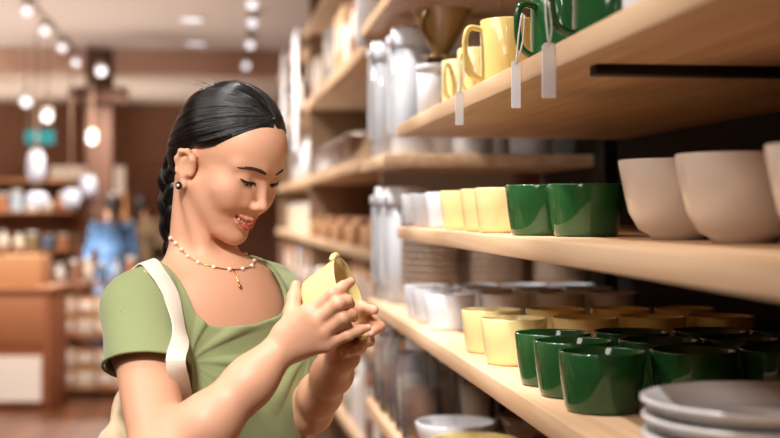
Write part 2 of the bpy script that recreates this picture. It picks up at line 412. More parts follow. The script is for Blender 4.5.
# tall open shelving with goods, far left
def shelving(name, px, d, w, hts, lab, seed, mm=crate_m, goods=True, dep=.4):
    rr = random.Random(seed); base = at_floor(px, d)
    t = empty(name, base, -TH, lab, 'shelf')
    H_ = hts[-1] + .02
    for x in (-w / 2, w / 2 - .03): MB().box((x, 0, 0), (x + .03, dep, H_)).build('side_panel', mm, t, bevel=.003)
    for z in hts: MB().box((-w / 2 + .03, .01, z - .025), (w / 2 - .03, dep - .01, z)).build('shelf_board', mm, t)
    MB().box((-w / 2, dep, 0), (w / 2, dep + .015, H_)).build('back_panel', mat('shelf_back', '8A6248', .8), t)
    if not goods: return
    nth = ['bottom', 'second', 'third', 'fourth', 'top']
    for zi, z in enumerate(hts[:-1]):
        x = -w / 2 + .08; n = 0
        while x < w / 2 - .1:
            r = rr.uniform(.045, .075); h = min(rr.uniform(.12, .24), hts[zi + 1] - z - .05); c = rr.choice(cols)
            p = base + CR * (x + r) + CF * .13; p[2] = z + .001
            nm_ = {'C9C4BE': 'grey', '8C6A52': 'brown', 'D9CDB8': 'cream', '56708A': 'blue', 'A9B6C2': 'pale blue', 'B57A55': 'orange', '3B2A22': 'black', 'E6E2DC': 'white', '86704E': 'olive'}[c]
            kk = rr.random() < .5
            if x + 2 * r > w / 2 - .04: break
            bottle('jar' if kk else 'bottle', p, r, h, mat('goods_' + c, c, .45), '%s %s, %s from left, %s board of the %s' % (nm_, 'jar' if kk else 'bottle', ['first', 'second', 'third', 'fourth', 'fifth', 'sixth', 'seventh', 'eighth', 'ninth', 'tenth', 'eleventh', 'twelfth'][min(n, 11)], nth[zi], lab.split(',')[0]), 'jar' if kk else 'bottle', 'goods on the ' + lab.split(',')[0], 1 if kk else 0)
            x += 2 * r + rr.uniform(.01, .05); n += 1
shelving('open_shelf', 20, 13.6, 1.3, [.15, .62, 1.02, 1.42, 1.75], 'tall shelving at the far left, stocked with jars', 3)
shelving('open_shelf', 88, 15.5, .9, [.15, .6, 1.0, 1.4, 1.62], 'narrow shelving beside the post, far behind the counters', 5)
shelving('open_shelf', 152, 16.5, .7, [.15, .6, 1.0, 1.25], 'low shelving near the pale opening, behind the woman', 9, mat('grey_shelf', 'B9A48E', .7))
# ---------------------------------------------------------------- far shoppers
def shopper(px, d, hgt, top, bottom, hairc, lab, face=0, bagc=None):
    b = at_floor(px, d); S = Sdf(); s = hgt / 1.65
    rt = cvec(math.cos(face), math.sin(face), 0); fw = cvec(-math.sin(face), math.cos(face), 0)
    def Q(x, y, z): return b + rt * x * s + fw * y * s + UP * z * s
    A_ = np.stack([rt, fw, UP], 1)
    S.ell(Q(0, .0, 1.53), np.array([.075, .09, .11]) * s, A_, .02); S.cap(Q(0, -.01, 1.45), Q(0, -.01, 1.36), .05 * s, .055 * s, .03)
    S.ell(Q(0, 0, 1.22), np.array([.16, .10, .19]) * s, A_, .04); S.ell(Q(0, 0, .98), np.array([.14, .10, .16]) * s, A_, .04); S.ell(Q(0, 0, .86), np.array([.16, .11, .12]) * s, A_, .04)
    for k in (-1, 1):
        S.chain([Q(k * .17, 0, 1.34), Q(k * .23, .02, 1.08), Q(k * .16, .22, 1.02), Q(k * .13, .30, 1.05)], [.05 * s, .04 * s, .03 * s, .035 * s], .02)
        S.chain([Q(k * .09, 0, .84), Q(k * .10, .02, .46), Q(k * .10, 0, .07)], [.085 * s, .06 * s, .045 * s], .03)
        S.cap(Q(k * .10, -.02, .04), Q(k * .11, .15, .03), .04 * s, .035 * s, .02)
    V, Q_ = polygonize(S, b + np.array([-.5, -.5, -.02]), b + np.array([.5, .5, 1.75]), .014)
    q = (V - b) @ A_ / s
    c = np.tile(np.array(srgb('C99678')[:3]), (len(V), 1))
    tp = (q[:, 2] > .86) & (q[:, 2] < 1.40) & ~((np.abs(q[:, 0]) > .12) & (q[:, 1] > .16)); c[tp] = srgb(top)[:3]
    c[q[:, 2] <= .90] = srgb(bottom)[:3]; c[q[:, 2] < .075] = srgb('3A3230')[:3]
    o = link_mesh('person', quads_mesh('person', V, Q_, c), mat('shopper_cloth', top, .85, attr='Col')); tag(o, lab, 'person')
    hs = Sdf(); hs.ell(Q(0, -.012, 1.555), np.array([.085, .098, .105]) * s, A_, .02); hs.cap(Q(0, -.06, 1.52), Q(0, -.085, 1.36), .055 * s, .035 * s, .03)
    V, Q_ = polygonize(hs, b + np.array([-.3, -.3, 1.1]), b + np.array([.3, .3, 1.85]), .010, post=lambda P, d_: np.maximum(d_, ((P - b) @ A_[:, 1] / s - .035 - .6 * ((P[..., 2] - b[2]) / s - 1.55))))
    link_mesh('hair', quads_mesh('hair', V, Q_), mat('hair_dark', hairc, .5), o)
    return o
shopper(112, 11.6, 1.58, '3B5677', '3A3F52', '2A1C16', 'distant shopper in a blue top and dark trousers, back turned', .5)
shopper(141, 14.2, 1.60, '7A6248', '4A3A30', '33241C', 'distant shopper in a brown top behind the woman', -.3)
# ================================================================ the shelving on the right
XF = .386; XB = .93
def yat(px, X=XF):
    a = (px - 390) / F; return X * (CS - a * SN) / (SN + a * CS)
def pxof(X, Y): return 390 + F * (X * CS - Y * SN) / (Y * CS + X * SN)
def y_left(px, X, r):
    """centre Y of a round thing of radius r at X whose left silhouette is at px"""
    lo, hi = .3, 12
    for _ in range(60):
        m = (lo + hi) / 2; D = math.hypot(X, m); a = math.atan2(X, m) - math.asin(r / D) - TH
        if 390 + F * math.tan(a) > px: lo = m
        else: hi = m
    return m
oak = wood('oak_board', 'DEBC98', 'C89E74', .5, 'Y'); dark_shade_m = mat('dark_shade', '1C120C', .8)  # near-black colour puts the shade of the shelf interior into the panels
unit = empty('shelving_unit', (XF, 1.5, 0), 0, 'long oak shelving unit with shade-coloured back, stocked with tableware on the right', 'shelf')
LV = {'A': (.170, .200, .25, 2.98), 'B': (-.064, -.036, .25, 2.98), 'C': (-.277, -.246, .25, 3.68), 'F': (-.566, -.532, .25, 3.70), 'D': (.113, .145, 3.25, 3.82), 'E': (.506, .54, .25, 3.82)}
def TOP(k): return CZ + LV[k][1]
ux, uy = XF, 1.5
for k, (z0, z1, y0, y1) in LV.items():
    MB().box((0, y0 - uy, CZ + z0), (XB - XF, y1 - uy, CZ + z1)).build('shelf_board', oak, unit, bevel=.0025)
MB().box((XB - XF, .25 - uy, .0), (XB - XF + .02, 3.82 - uy, CH - .3)).build('back_panel', dark_shade_m, unit)
MB().box((0, .25 - uy, .06), (XB - XF, 3.70 - uy, .12)).build('shelf_board', oak, unit, bevel=.0025)
MB().box((.02, .25 - uy, 0), (XB - XF, 3.70 - uy, .06)).build('plinth', dark_shade_m, unit)
MB().box((0, .22 - uy, 0), (XB - XF, .25 - uy, CH - .3)).build('side_panel', dark_shade_m, unit)
for y in (1.28, 3.05):
    MB().box((XB - XF - .03, y - uy, .0), (XB - XF, y + .03 - uy, CH - .3)).build('upright', mat('dark_metal', '241C18', .5, metal=.6), unit)
MB().box((.035, 1.46 - uy, CZ + .158), (XB - XF, 1.49 - uy, CZ + .170)).build('support_rail', mat('dark_metal', '241C18', .5, metal=.6), unit, bevel=.002)
MB().box((.075, 2.1 - uy, CZ + .496), (.30, 2.95 - uy, CZ + .506)).build('support_rail', mat('dark_metal', '241C18', .5, metal=.6), unit, bevel=.002)
MB().box((-.011, 3.825 - uy, CZ + .49), (.055, 3.86 - uy, CZ + .85)).build('end_panel', mat('white_plastic', 'E9EAEE', .35), unit, bevel=.003)
# ---------------------------------------------------------------- glazes
def glaze(name, h, **k): return mat(name, h, k.pop('rough', .14), coat=.5, **k)
white_g = glaze('white_glaze', 'DCDCE0'); yel_g = glaze('yellow_shelf_glaze', 'EDDB9C'); green_g = glaze('green_glaze', '23522A', rough=.12); bowl_g = glaze('cream_glaze', 'E6D8CB', rough=.22)
def cup_mesh(r0, r1, h, th=.004):
    prof = [(.0008, .002), (r0 * .80, .002), (r0 * .84, 0), (r0 * .90, 0), (r0 * .97, .004), (r0, .010), (r0 + (r1 - r0) * .5, h * .5), (r1, h - .002), (r1 - .001, h), (r1 - th + .001, h), (r1 - th, h - .002), (r0 + (r1 - r0) * .5 - th, h * .5), (r0 - th, .012), (r0 * .85, .007), (.0008, .006)]
    mb = MB(); mb.lathe(prof, 48, close=True); me = bpy.data.meshes.new('cup'); me.from_pydata(mb.v, [], mb.f); return me
cup_me = {}
for n_, g_ in (('white', white_g), ('yellow', yel_g), ('green', green_g)):
    me = cup_mesh(.0465, .054, .074); me.materials.append(g_); me.polygons.foreach_set('use_smooth', [True] * len(me.polygons)); cup_me[n_] = me
def put(me, name, loc, lab, cat, grp=None, rz=0):
    o = bpy.data.objects.new(name, me); col.objects.link(o); o.location = tuple(loc); o.rotation_euler = (0, 0, rz); return tag(o, lab, cat, grp)
CW = {'white': 'white', 'yellow': 'pale yellow', 'green': 'dark green'}
nb = {3: ['farthest', 'middle', 'nearest'], 2: ['farther', 'nearer'], 1: ['single']}
rowB = [('white', [401, 411, 425]), ('yellow', [439.5, 460, 474]), ('green', [505, 547])]
for c, ed in rowB:
    for i, px in enumerate(ed):
        X = XF + (.058 if px > 540 else .016) + .054; Y = y_left(px, X, .054)
        put(cup_me[c], 'cup', (X, Y, TOP('B') + .0003), '%s %s cup in the front row of the middle shelf' % (nb[len(ed)][i], CW[c]), 'cup', 'cups on the middle shelf')
rowC = [('white', [403.5, 412, 424]), ('yellow', [461, 480.5]), ('green', [514.5, 533, 558])]
rn = ['front', 'second', 'third', 'back']
for c, ed in rowC:
    for i, px in enumerate(ed):
        X0_ = XF + .016 + .054; Y = y_left(px, X0_, .054)
        for r in range(4):
            X = X0_ + r * .116; Yr = Y + .004 * ((r * 5 + i) % 3 - 1) * (r > 0)
            if c == 'white' and r > 0: Yr = Y + .0
            put(cup_me[c], 'cup', (X, Yr, TOP('C') + .0003), '%s %s cup in the %s row of the lower shelf' % (nb[len(ed)][i], CW[c], rn[r]), 'cup', 'cups on the lower shelf')
# ---------------------------------------------------------------- cream bowls on the middle shelf
def lathe_me(prof, n=56, name='vessel'):
    mb = MB(); mb.lathe(prof, n, close=True); me = bpy.data.meshes.new(name); me.from_pydata(mb.v, [], mb.f); me.polygons.foreach_set('use_smooth', [True] * len(me.polygons)); return me
bR = .076; bH = .100
me = lathe_me([(.0008, .004), (.028, .004), (.030, 0), (.034, 0), (.036, .005), (.050, .012), (.063, .034), (.069, .062), (bR, bH - .002), (bR - .001, bH), (bR - .004, bH), (bR - .0048, bH - .003), (.0645, .062), (.058, .036), (.045, .017), (.030, .010), (.0008, .009)])
me.materials.append(bowl_g)
for i, px in enumerate([617.5, 674, 763]):
    X = XF + .10 + .012 * i + bR; put(me, 'bowl', (X, y_left(px, X, bR), TOP('B') + .0003), '%s of the three cream bowls on the middle shelf' % nb[3][i], 'bowl', 'cream bowls on the middle shelf')
# ---------------------------------------------------------------- stacked plates on the lower shelf
pR = .125
pm_ = lathe_me([(r_, z_ * 1.6) for r_, z_ in [(.0008, .003), (.060, .003), (.062, 0), (.066, 0), (.069, .004), (.105, .009), (pR - .003, .016), (pR, .0175), (pR - .0005, .0195), (pR - .006, .0200), (.100, .0135), (.085, .0095), (.070, .0085), (.0008, .0085)]], 72)
pm_.materials.append(glaze('plate_glaze', 'DCD8D6', rough=.2))
X = XF + .010 + pR; Y = y_left(640, X, pR)
for i in range(3):
    put(pm_, 'plate', (X + .001 * (i % 2), Y + .0012 * (i % 3), TOP('C') + .0004 + i * .0168), '%s plate of the white stack on the lower shelf' % ['bottom', 'middle', 'top'][i], 'plate', 'plates stacked on the lower shelf')
# ---------------------------------------------------------------- bowls on the bottom shelf
def big_bowl(R_, H_, m):
    me = lathe_me([(.0008, .004), (R_ * .45, .004), (R_ * .47, 0), (R_ * .52, 0), (R_ * .56, .006), (R_ * .80, H_ * .35), (R_ * .95, H_ * .75), (R_, H_ - .002), (R_ - .001, H_), (R_ - .0045, H_), (R_ - .0055, H_ - .003), (R_ * .90, H_ * .72), (R_ * .74, H_ * .36), (R_ * .5, .012), (.0008, .010)]); me.materials.append(m); return me
bw, byl, bbr = big_bowl(.088, .078, white_g), big_bowl(.088, .078, yel_g), big_bowl(.088, .078, glaze('taupe_glaze', '9A8270'))
for me, px, r, lab in ((bw, 415, 0, 'large white bowl at the front of the bottom shelf'), (byl, 431, 0, 'large yellow bowl in front of the white one on the bottom shelf'), (bbr, 500, 1, 'taupe bowl behind the large white one on the bottom shelf'), (bbr, 532, 1, 'taupe bowl behind the large yellow one on the bottom shelf'),):
    X = XF + .012 + .088 + r * .20; Y = y_left(px, X, .088)
    put(me, 'bowl', (X, Y, TOP('F') + .0003), lab, 'bowl', 'bowls on the bottom shelf')
# ---------------------------------------------------------------- mugs on the upper shelf
def mug(R_, H_, m, loc, lab, ang, hs=1.0, grp='mugs on the upper shelf', flare=1.0):
    t = empty('mug', loc, 0, lab, 'mug', grp)
    me = lathe_me([(.0008, .003), (R_ * .8, .003), (R_ * .83, 0), (R_ * .93, 0), (R_ * .99, .005), (R_, .012), (R_ * flare, H_ - .002), (R_ * flare - .001, H_), (R_ * flare - .004, H_), (R_ * flare - .005, H_ - .003), (R_ - .005, .014), (R_ * .8, .008), (.0008, .008)], 48, 'mug_body')
    link_mesh('body', me, m, t)
    e = np.array([math.cos(ang), math.sin(ang), 0.0]); hr = R_ * .62 * hs
    pts = [e * (R_ * flare - .003) + UP * H_ * .86, e * (R_ + hr * .7) + UP * H_ * .88, e * (R_ + hr) + UP * H_ * .76, e * (R_ + hr * 1.02) + UP * H_ * .5, e * (R_ + hr * .85) + UP * H_ * .28, e * (R_ + hr * .35) + UP * H_ * .17, e * (R_ - .003) + UP * H_ * .16]
    pp = cr(pts, 6); m_ = MB(); m_.tube(pp, .0056 * hs, 12); m_.build('handle', m, t, smooth=True); return t
mug_y = glaze('mug_yellow', 'E9CF82')
def mugpos(px, R_, off=.012): X = XF + off + R_; return X, y_left(px, X, R_)
Zt = TOP('A') + .0003
X, Y = mugpos(480, .048, .028); mug(.048, .116, mug_y, (X, Y, Zt), 'big yellow mug with a large handle on the upper shelf', PI * 1.03, .9)
X, Y = mugpos(457, .038, .02); mug(.038, .090, yel_g, (X, Y, Zt), 'small yellow mug nearest to the big yellow one', PI * 1.25, .75)
X, Y = mugpos(441.5, .036, .016); mug(.036, .086, yel_g, (X, Y, Zt), 'small yellow mug beside the white canister', PI * 1.25, .75)
X, Y = mugpos(530, .050, .035); mug(.050, .098, green_g, (X, Y, Zt), 'dark green mug with a tag beside the big yellow mug', PI * 1.10, .9)
X, Y = mugpos(572, .050, .03); mug(.050, .098, green_g, (X, Y, Zt), 'dark green mug nearest to the camera on the upper shelf', PI * 1.02, .9)
X, Y = mugpos(622, .05, .02); mug(.050, .095, white_g, (X, Y, Zt), 'white mug at the very top edge, nearest on the upper shelf', 0, .9)
# white canister with a lid
X, Y = mugpos(417, .034, .014); t = empty('canister', (X, Y, Zt), 0, 'small white lidded canister on the upper shelf beside the yellow mugs', 'canister')
link_mesh('body', lathe_me([(.0008, 0), (.031, 0), (.0335, .003), (.0335, .098), (.031, .0985), (.0008, .0985)], 40), mat('white_plastic', 'E9EAEE', .35), t)
link_mesh('lid', lathe_me([(.0008, .099), (.0355, .099), (.0365, .101), (.0365, .110), (.034, .113), (.0008, .113)], 40), mat('white_plastic', 'E9EAEE', .35), t)
# cone dripper standing on a clear server
tan = mat('amber_plastic', 'B8965E', .18, coat=.5, trans=.35)
X, Y = XF + .088, 2.895; t = empty('coffee_dripper', (X, Y, Zt), 0, 'amber cone coffee dripper with a handle behind the white canister', 'dripper')
z0 = .152
link_mesh('cone', lathe_me([(.018, z0), (.020, z0 + .004), (.068, z0 + .098), (.070, z0 + .100), (.066, z0 + .100), (.017, z0 + .008)], 48), tan, t)
link_mesh('base_flange', lathe_me([(.012, z0 - .010), (.045, z0 - .010), (.046, z0 - .006), (.020, z0), (.012, z0)], 40), tan, t)
link_mesh('server', lathe_me([(.0008, 0), (.036, 0), (.040, .005), (.044, .060), (.038, .112), (.030, .141), (.027, .141), (.035, .111), (.041, .060), (.036, .007), (.0008, .004)], 40), mat('brown_server', '5B3A1E', .2), t)
hp = [np.array([-.028, -.020, z0 + .030]), np.array([-.046, -.050, z0 + .045]), np.array([-.048, -.058, z0 + .072]), np.array([-.040, -.050, z0 + .090]), np.array([-.034, -.036, z0 + .080])]
m_ = MB(); m_.tube(cr(hp, 6), .0052, 10); m_.build('handle', mat('amber_dark', '6E481E', .3), t, smooth=True)
# ---------------------------------------------------------------- price tags hanging over the edge
tag_m = mat('tag_paper', 'F6F7FC', .6); str_m = mat('tag_string', 'E6E2DA', .7)
for px, py0, py1, sx, sy, lab in ((459.5, 91, 125, 463, 62, 'white price tag hanging from the handle of the big yellow mug'), (516, 61, 108, 523, 16, 'slim white price tag hanging from the farther green mug'), (549, 43, 98, 547, 2, 'widest white price tag, hanging from the nearer green mug')):
    Y = yat(px, XF - .008); d = Y * CS + (XF - .008) * SN
    wpx = {459.5: 8.0, 516: 9.5, 549: 14.5}[px]; w = wpx * d / F; h = (py1 - py0) * d / F
    p = W(px, py1, d); t = empty('price_tag', p, -TH + .25, lab, 'price tag', 'price tags on the upper shelf')
    m_ = MB(); c_ = w * .22
    vs = [(-w / 2, 0), (w / 2, 0), (w / 2, h - c_), (w / 2 - c_, h), (-w / 2 + c_, h), (-w / 2, h - c_)]
    m_.add([(x, -.0007, z) for x, z in vs] + [(x, .0007, z) for x, z in vs], [tuple(range(6)), tuple(range(11, 5, -1))] + [(i, i + 6, (i + 1) % 6 + 6, (i + 1) % 6) for i in range(6)])
    m_.build('card', tag_m, t)
    e = W(sx, sy, d); rel = np.array(Matrix.Rotation(TH - .25, 3, 'Z')) @ (e - p)
    side = np.array([.0022, 0, 0]); a0 = np.array([0, -.001, h - .004])
    m_ = MB(); m_.tube(cr([a0, a0 * .5 + rel * .5 + side + np.array([.002, 0, -.002]), rel + side], 6), .0011, 6); m_.tube(cr([a0, a0 * .5 + rel * .5 - side, rel - side], 6), .0011, 6)
    m_.tube([rel - side, rel + np.array([0, .006, .004]), rel + side], .0011, 6); m_.build('string', str_m, t, smooth=True)
# ---------------------------------------------------------------- clear canisters with white lids
clear = mat('clear_plastic', 'F4F6FA', .12, trans=.45, ior=1.15); wp = mat('white_plastic', 'E9EAEE', .35)
def canister(h, r, seed=0):
    t = empty('storage_canister', (0, 0, 0), 0, 'x', 'canister')
    link_mesh('body', lathe_me([(.0008, 0), (r * .92, 0), (r, .006), (r, h - .05), (r - .003, h - .05), (r - .003, .008), (.0008, .006)], 32), clear, t)
    for k in range(6):
        z = .022 + k * .018
        link_mesh('inner_ring', lathe_me([(.0008, z), (r * .86, z), (r * .90, z + .004), (r * .90, z + .009), (r * .86, z + .012), (.0008, z + .012)], 28), wp, t)
    link_mesh('lid', lathe_me([(.0008, h - .052), (r * 1.04, h - .052), (r * 1.10, h - .048), (r * 1.10, h - .022), (r * 1.0, h - .016), (r * .98, h), (.0008, h)], 32), wp, t)
    MB().box((-r * 1.30, -.013, h - .046), (-r * .98, .013, h - .022)).build('spout', wp, t, bevel=.005)
    hp = [np.array([-r + .001, 0, h - .06]), np.array([-r * 1.18, 0, h - .062]), np.array([-r * 1.20, 0, h * .5]), np.array([-r * 1.18, 0, .06]), np.array([-r + .001, 0, .055])]
    m_ = MB(); m_.tube(cr(hp, 6), .0045, 10); m_.build('handle', wp, t, smooth=True)
    return t
c1 = canister(.31, .058); c2 = canister(.325, .055)
def place(proto, first, loc, rz, lab, grp):
    o = proto if first else copy_tree(proto); o.location = tuple(loc); o.rotation_euler = (0, 0, rz); return tag(o, lab, 'canister', grp)
fr = True
for j, Y in enumerate((3.33, 3.62)):
    for i in range(3):
        place(c2, fr, (XF + .085 + i * .155 - (.0 if j == 0 else .02), Y, TOP('D') + .0003), PI * .1, 'clear canister with white lid, %s row, %s across, on the short raised shelf' % (['nearer', 'farther'][j], ['first', 'second', 'third'][i]), 'canisters on the short raised shelf'); fr = False
fr = True
for j, Y in ((1, 3.46), (2, 3.60)):
    for i in range(1):
        place(c1, fr, (XF + .10 + i * .155 - .012 * j, Y, TOP('C') + .0003), PI * .1, '%s clear canister with white lid, standing past the cups on the lower shelf' % ['', 'nearer', 'farther'][j], 'canisters past the cups'); fr = False
# nested stacks of taupe bowls behind the canisters
rb = lathe_me([(.0008, .004), (.035, .004), (.037, 0), (.042, 0), (.046, .006), (.064, .030), (.074, .052), (.0745, .054), (.072, .054), (.0705, .052), (.060, .030), (.040, .010), (.0008, .009)], 44); rb.materials.append(mat('taupe_glaze2', 'B3A294', .25, coat=.4))
nums = ['lowest', 'second', 'third', 'fourth', 'fifth', 'sixth', 'seventh', 'eighth', 'ninth', 'tenth', 'eleventh', 'topmost']
for j, (x, y) in enumerate(((.115, 3.24), (.28, 3.22), (.44, 3.18))):
    for i in range(12):
        put(rb, 'bowl', (XF + x, y, TOP('C') + .0004 + i * .0165), '%s bowl from below in the %s nested taupe stack past the white cups' % (nums[i], ['left', 'middle', 'right'][j]), 'bowl', 'nested taupe bowls')
# glass jars on the bottom shelf
glass = mat('jar_glass', 'F6F8FA', .05, trans=.96, ior=1.25); fill_m = [mat('jar_fill_%d' % k, c, .6, noise=.15, nscale=60) for k, c in enumerate(['8A5A38', 'C9B79C', '6E4A34'])]
def jar(h, r, k):
    t = empty('glass_jar', (0, 0, 0), 0, 'x', 'jar')
    link_mesh('glass_body', lathe_me([(.0008, 0), (r * .9, 0), (r, .008), (r, h * .72), (r * .72, h * .82), (r * .70, h * .88), (r * .66, h * .88), (r * .68, h * .81), (r - .004, h * .71), (r - .004, .010), (.0008, .008)], 32), glass, t)
    link_mesh('contents', lathe_me([(.0008, .009), (r - .006, .011), (r - .006, h * (.50 + .08 * k)), (.0008, h * (.51 + .08 * k))], 24), fill_m[k], t)
    link_mesh('lid', lathe_me([(.0008, h * .885), (r * .78, h * .885), (r * .80, h * .89), (r * .80, h * .98), (r * .74, h), (.0008, h)], 28), [wp, mat('cork', 'B08A62', .8), mat('steel', 'B9B4AE', .3, metal=1)][k], t)
    return t
protos = [jar(.24, .045, 0), jar(.22, .042, 1), jar(.25, .040, 2)]; used = [False] * 3
for j, Y in enumerate((2.98, 3.12, 3.27, 3.42, 3.58)):
    for i in range(3):
        k = (i + j) % 3; o = protos[k] if not used[k] else copy_tree(protos[k]); used[k] = True
        o.location = (XF + .055 + i * .13, Y, TOP('F') + .0003)
        tag(o, 'glass jar with %s lid, %s row and %s across, on the bottom shelf' % (['white', 'cork', 'steel'][k], ['nearest', 'second', 'middle', 'fourth', 'farthest'][j], ['first', 'second', 'third'][i]), 'jar', 'glass jars on the bottom shelf')
# small lidded boxes on the floor-level shelf: stacks of baskets
bask = mat('wire_grey', '8F8A84', .5, metal=.5)
# ================================================================ second unit, further along the aisle
U2 = .52; u2 = empty('shelving_unit', (U2, 4.6, 0), math.radians(1.2), 'oak shelving unit further down the aisle, with cookware and trays', 'shelf')
oak2 = wood('oak_board_far', 'D8BC9A', 'BE9A78', .55, 'Y')
L2 = [(.60, .655), (.157, .205), (-.19, -.145), (-.55, -.51), (-.95, -.91), (1.05, 1.10)]
def u2w(x, y, z): a = math.radians(1.2); return (U2 + x * math.cos(a) - y * math.sin(a), 4.6 + x * math.sin(a) + y * math.cos(a), z)
for z0, z1 in L2:
    MB().box((0, 0, CZ + z0), (.5, 6.2, CZ + z1)).build('shelf_board', oak2, u2, bevel=.004)
MB().box((.5, 0, 0), (.53, 6.2, CH - .3)).build('back_panel', mat('far_back', '7A6452', .8), u2)
for y in (0, 3.1, 6.17): MB().box((.02, y, 0), (.5, y + .03, CH - .35)).build('side_panel', mat('far_side', '9A8068', .7), u2)
steel = mat('steel', 'B9B4AE', .3, metal=1); wick = wood('wicker', 'C79A6C', '9A6C44', .8, 'X', 2)
# steel pots on the second board
for i, y in enumerate((1.25, 1.70, 2.15, 2.53, 2.90)):
    p = u2w(.155, y, CZ + .2055); t = empty('cooking_pot', p, 0, '%s steel pot with lid on the middle board of the far unit' % ['nearest', 'second', 'third', 'fourth', 'farthest'][i], 'pot', 'pots on the far unit')
    link_mesh('body', lathe_me([(.0008, 0), (.12, 0), (.136, .012), (.140, .13), (.143, .134), (.134, .134), (.130, .014), (.0008, .006)], 32), steel, t)
    link_mesh('lid', lathe_me([(.0008, .158), (.05, .155), (.10, .147), (.144, .1345), (.10, .1345), (.0008, .1345)], 32), steel, t)
    link_mesh('knob', lathe_me([(.0008, .156), (.010, .158), (.018, .170), (.014, .180), (.0008, .182)], 16), mat('white_plastic', 'E9EAEE', .35), t)
    for s in (-1, 1):
        m_ = MB(); m_.tube(cr([np.array([-.03, s * .133, .105]), np.array([-.03, s * .165, .11]), np.array([.03, s * .165, .11]), np.array([.03, s * .133, .105])], 5), .006, 8); m_.build('handle', steel, t, smooth=True)
# wooden trays with cloth goods
for i, y in enumerate((.35, .95, 1.55, 2.15, 2.78)):
    p = u2w(.19, y, CZ - .1445); t = empty('wooden_tray', p, 0, '%s wooden tray on the low board of the far unit' % ['nearest', 'second', 'third', 'fourth', 'farthest'][i], 'tray', 'trays on the far unit')
    m_ = MB(); m_.box((-.17, -.25, 0), (.17, .25, .012)); m_.build('tray_base', wick, t, bevel=.004)
    for (a, b) in (((-.18, -.26, .002), (-.165, .26, .085)), ((.165, -.26, .002), (.18, .26, .085)), ((-.165, -.26, .002), (.165, -.245, .085)), ((-.165, .245, .002), (.165, .26, .085))):
        MB().box(a, b).build('tray_side', wick, t, bevel=.004)
    for k in range(4):
        q = u2w(.10 + .10 * (k % 2) * 1.3, y - .11 + .22 * (k // 2), CZ - .1445 + .0125)
        fm = mat('fold_%d' % (k % 3), ['7A4A30', 'D8CDBE', 'B98A64'][k % 3], .9, noise=.1)
        o = MB().box((-.06, -.085, 0), (.06, .085, .10)).build('folded_cloth', fm, None, bevel=.018, loc=q)
        tag(o, '%s folded cloth, %s in the %s tray of the far unit' % (['brown', 'cream', 'tan'][k % 3], ['front left', 'front right', 'back left', 'back right'][k], ['nearest', 'second', 'third', 'fourth', 'farthest'][i]), 'cloth', 'folded cloths in the trays')
# packages: upper and lower boards
bx = ['D8D0C8', 'B98A64', 'E8E6E6', '8A5A40', 'C7A47E', 'A8A49E']
bn = ['light grey', 'tan', 'white', 'brown', 'sand', 'grey']
rr = random.Random(11)
for lv, z, zn in ((0, .6555, 'high'), (3, -.5095, 'lower'), (4, -.9095, 'lowest')):
    y = .08; n = 0
    while y < 5.6:
        w = rr.uniform(.16, .30)
        if y < 3.15 and y + w > 3.08: y = 3.15
        h = rr.uniform(.16, .32); k = rr.randrange(6); dp = rr.uniform(.2, .34)
        o = MB().box((0, 0, 0), (dp, w, h)).build('storage_box', mat('pack_%d' % k, bx[k], .7, noise=.05), None, bevel=.008, loc=u2w(.03, y, CZ + z)); o.rotation_euler = (0, 0, math.radians(1.2))
        tag(o, '%s box, %s along the %s board of the far unit' % (bn[k], ['first', 'second', 'third', 'fourth', 'fifth', 'sixth', 'seventh', 'eighth', 'ninth', 'tenth', 'eleventh', 'twelfth', 'thirteenth', 'fourteenth', 'fifteenth', 'sixteenth', 'seventeenth', 'eighteenth', 'nineteenth', 'twentieth', 'twenty-first', 'twenty-second', 'twenty-third', 'twenty-fourth', 'twenty-fifth', 'twenty-sixth', 'twenty-seventh', 'twenty-eighth'][n], zn), 'box', 'boxes on the far unit')
        MB().box((-.0015, w * .2, h * .35), (.0005, w * .8, h * .8)).build('paper_label', paper, o)
        y += w + rr.uniform(.02, .06); n += 1
# white banners and bottles at the end of the far unit
for i, (y, z0, hh) in enumerate(((3.38, .2055, .30), (3.68, .2055, .34), (4.0, .2055, .28), (4.4, .2055, .33), (4.8, .2055, .30), (5.3, .2055, .35))):
    bottle('bottle', u2w(.12, y, CZ + z0), .06, hh, mat('bottle_white', 'DFE3EA', .3), '%s tall white bottle past the steel pots' % ['nearest', 'second', 'third', 'fourth', 'fifth', 'farthest'][i], 'bottle', 'white bottles past the pots')
for i in range(6):
    bottle('jar', u2w(.13, 3.45 + i * .42, CZ - .1445), .08, .20, mat('goods_D9CDB8', 'D9CDB8', .45), '%s cream jar past the wooden trays' % ['nearest', 'second', 'third', 'fourth', 'fifth', 'farthest'][i], 'jar', 'cream jars past the trays', 1)
for i, (y, z, w, h) in enumerate(((3.6, .30, .5, .75), (4.9, .34, .5, .7))):
    o = MB().box((-.012, -w / 2, -h / 2), (0, w / 2, h / 2)).build('hanging_banner', mat('banner', 'E4E6EE', .7), None, loc=u2w(-.02, y, CZ + z + .45)); tag(o, '%s white banner hanging on the front of the far unit' % ['nearer', 'farther'][i], 'banner', 'white banners')
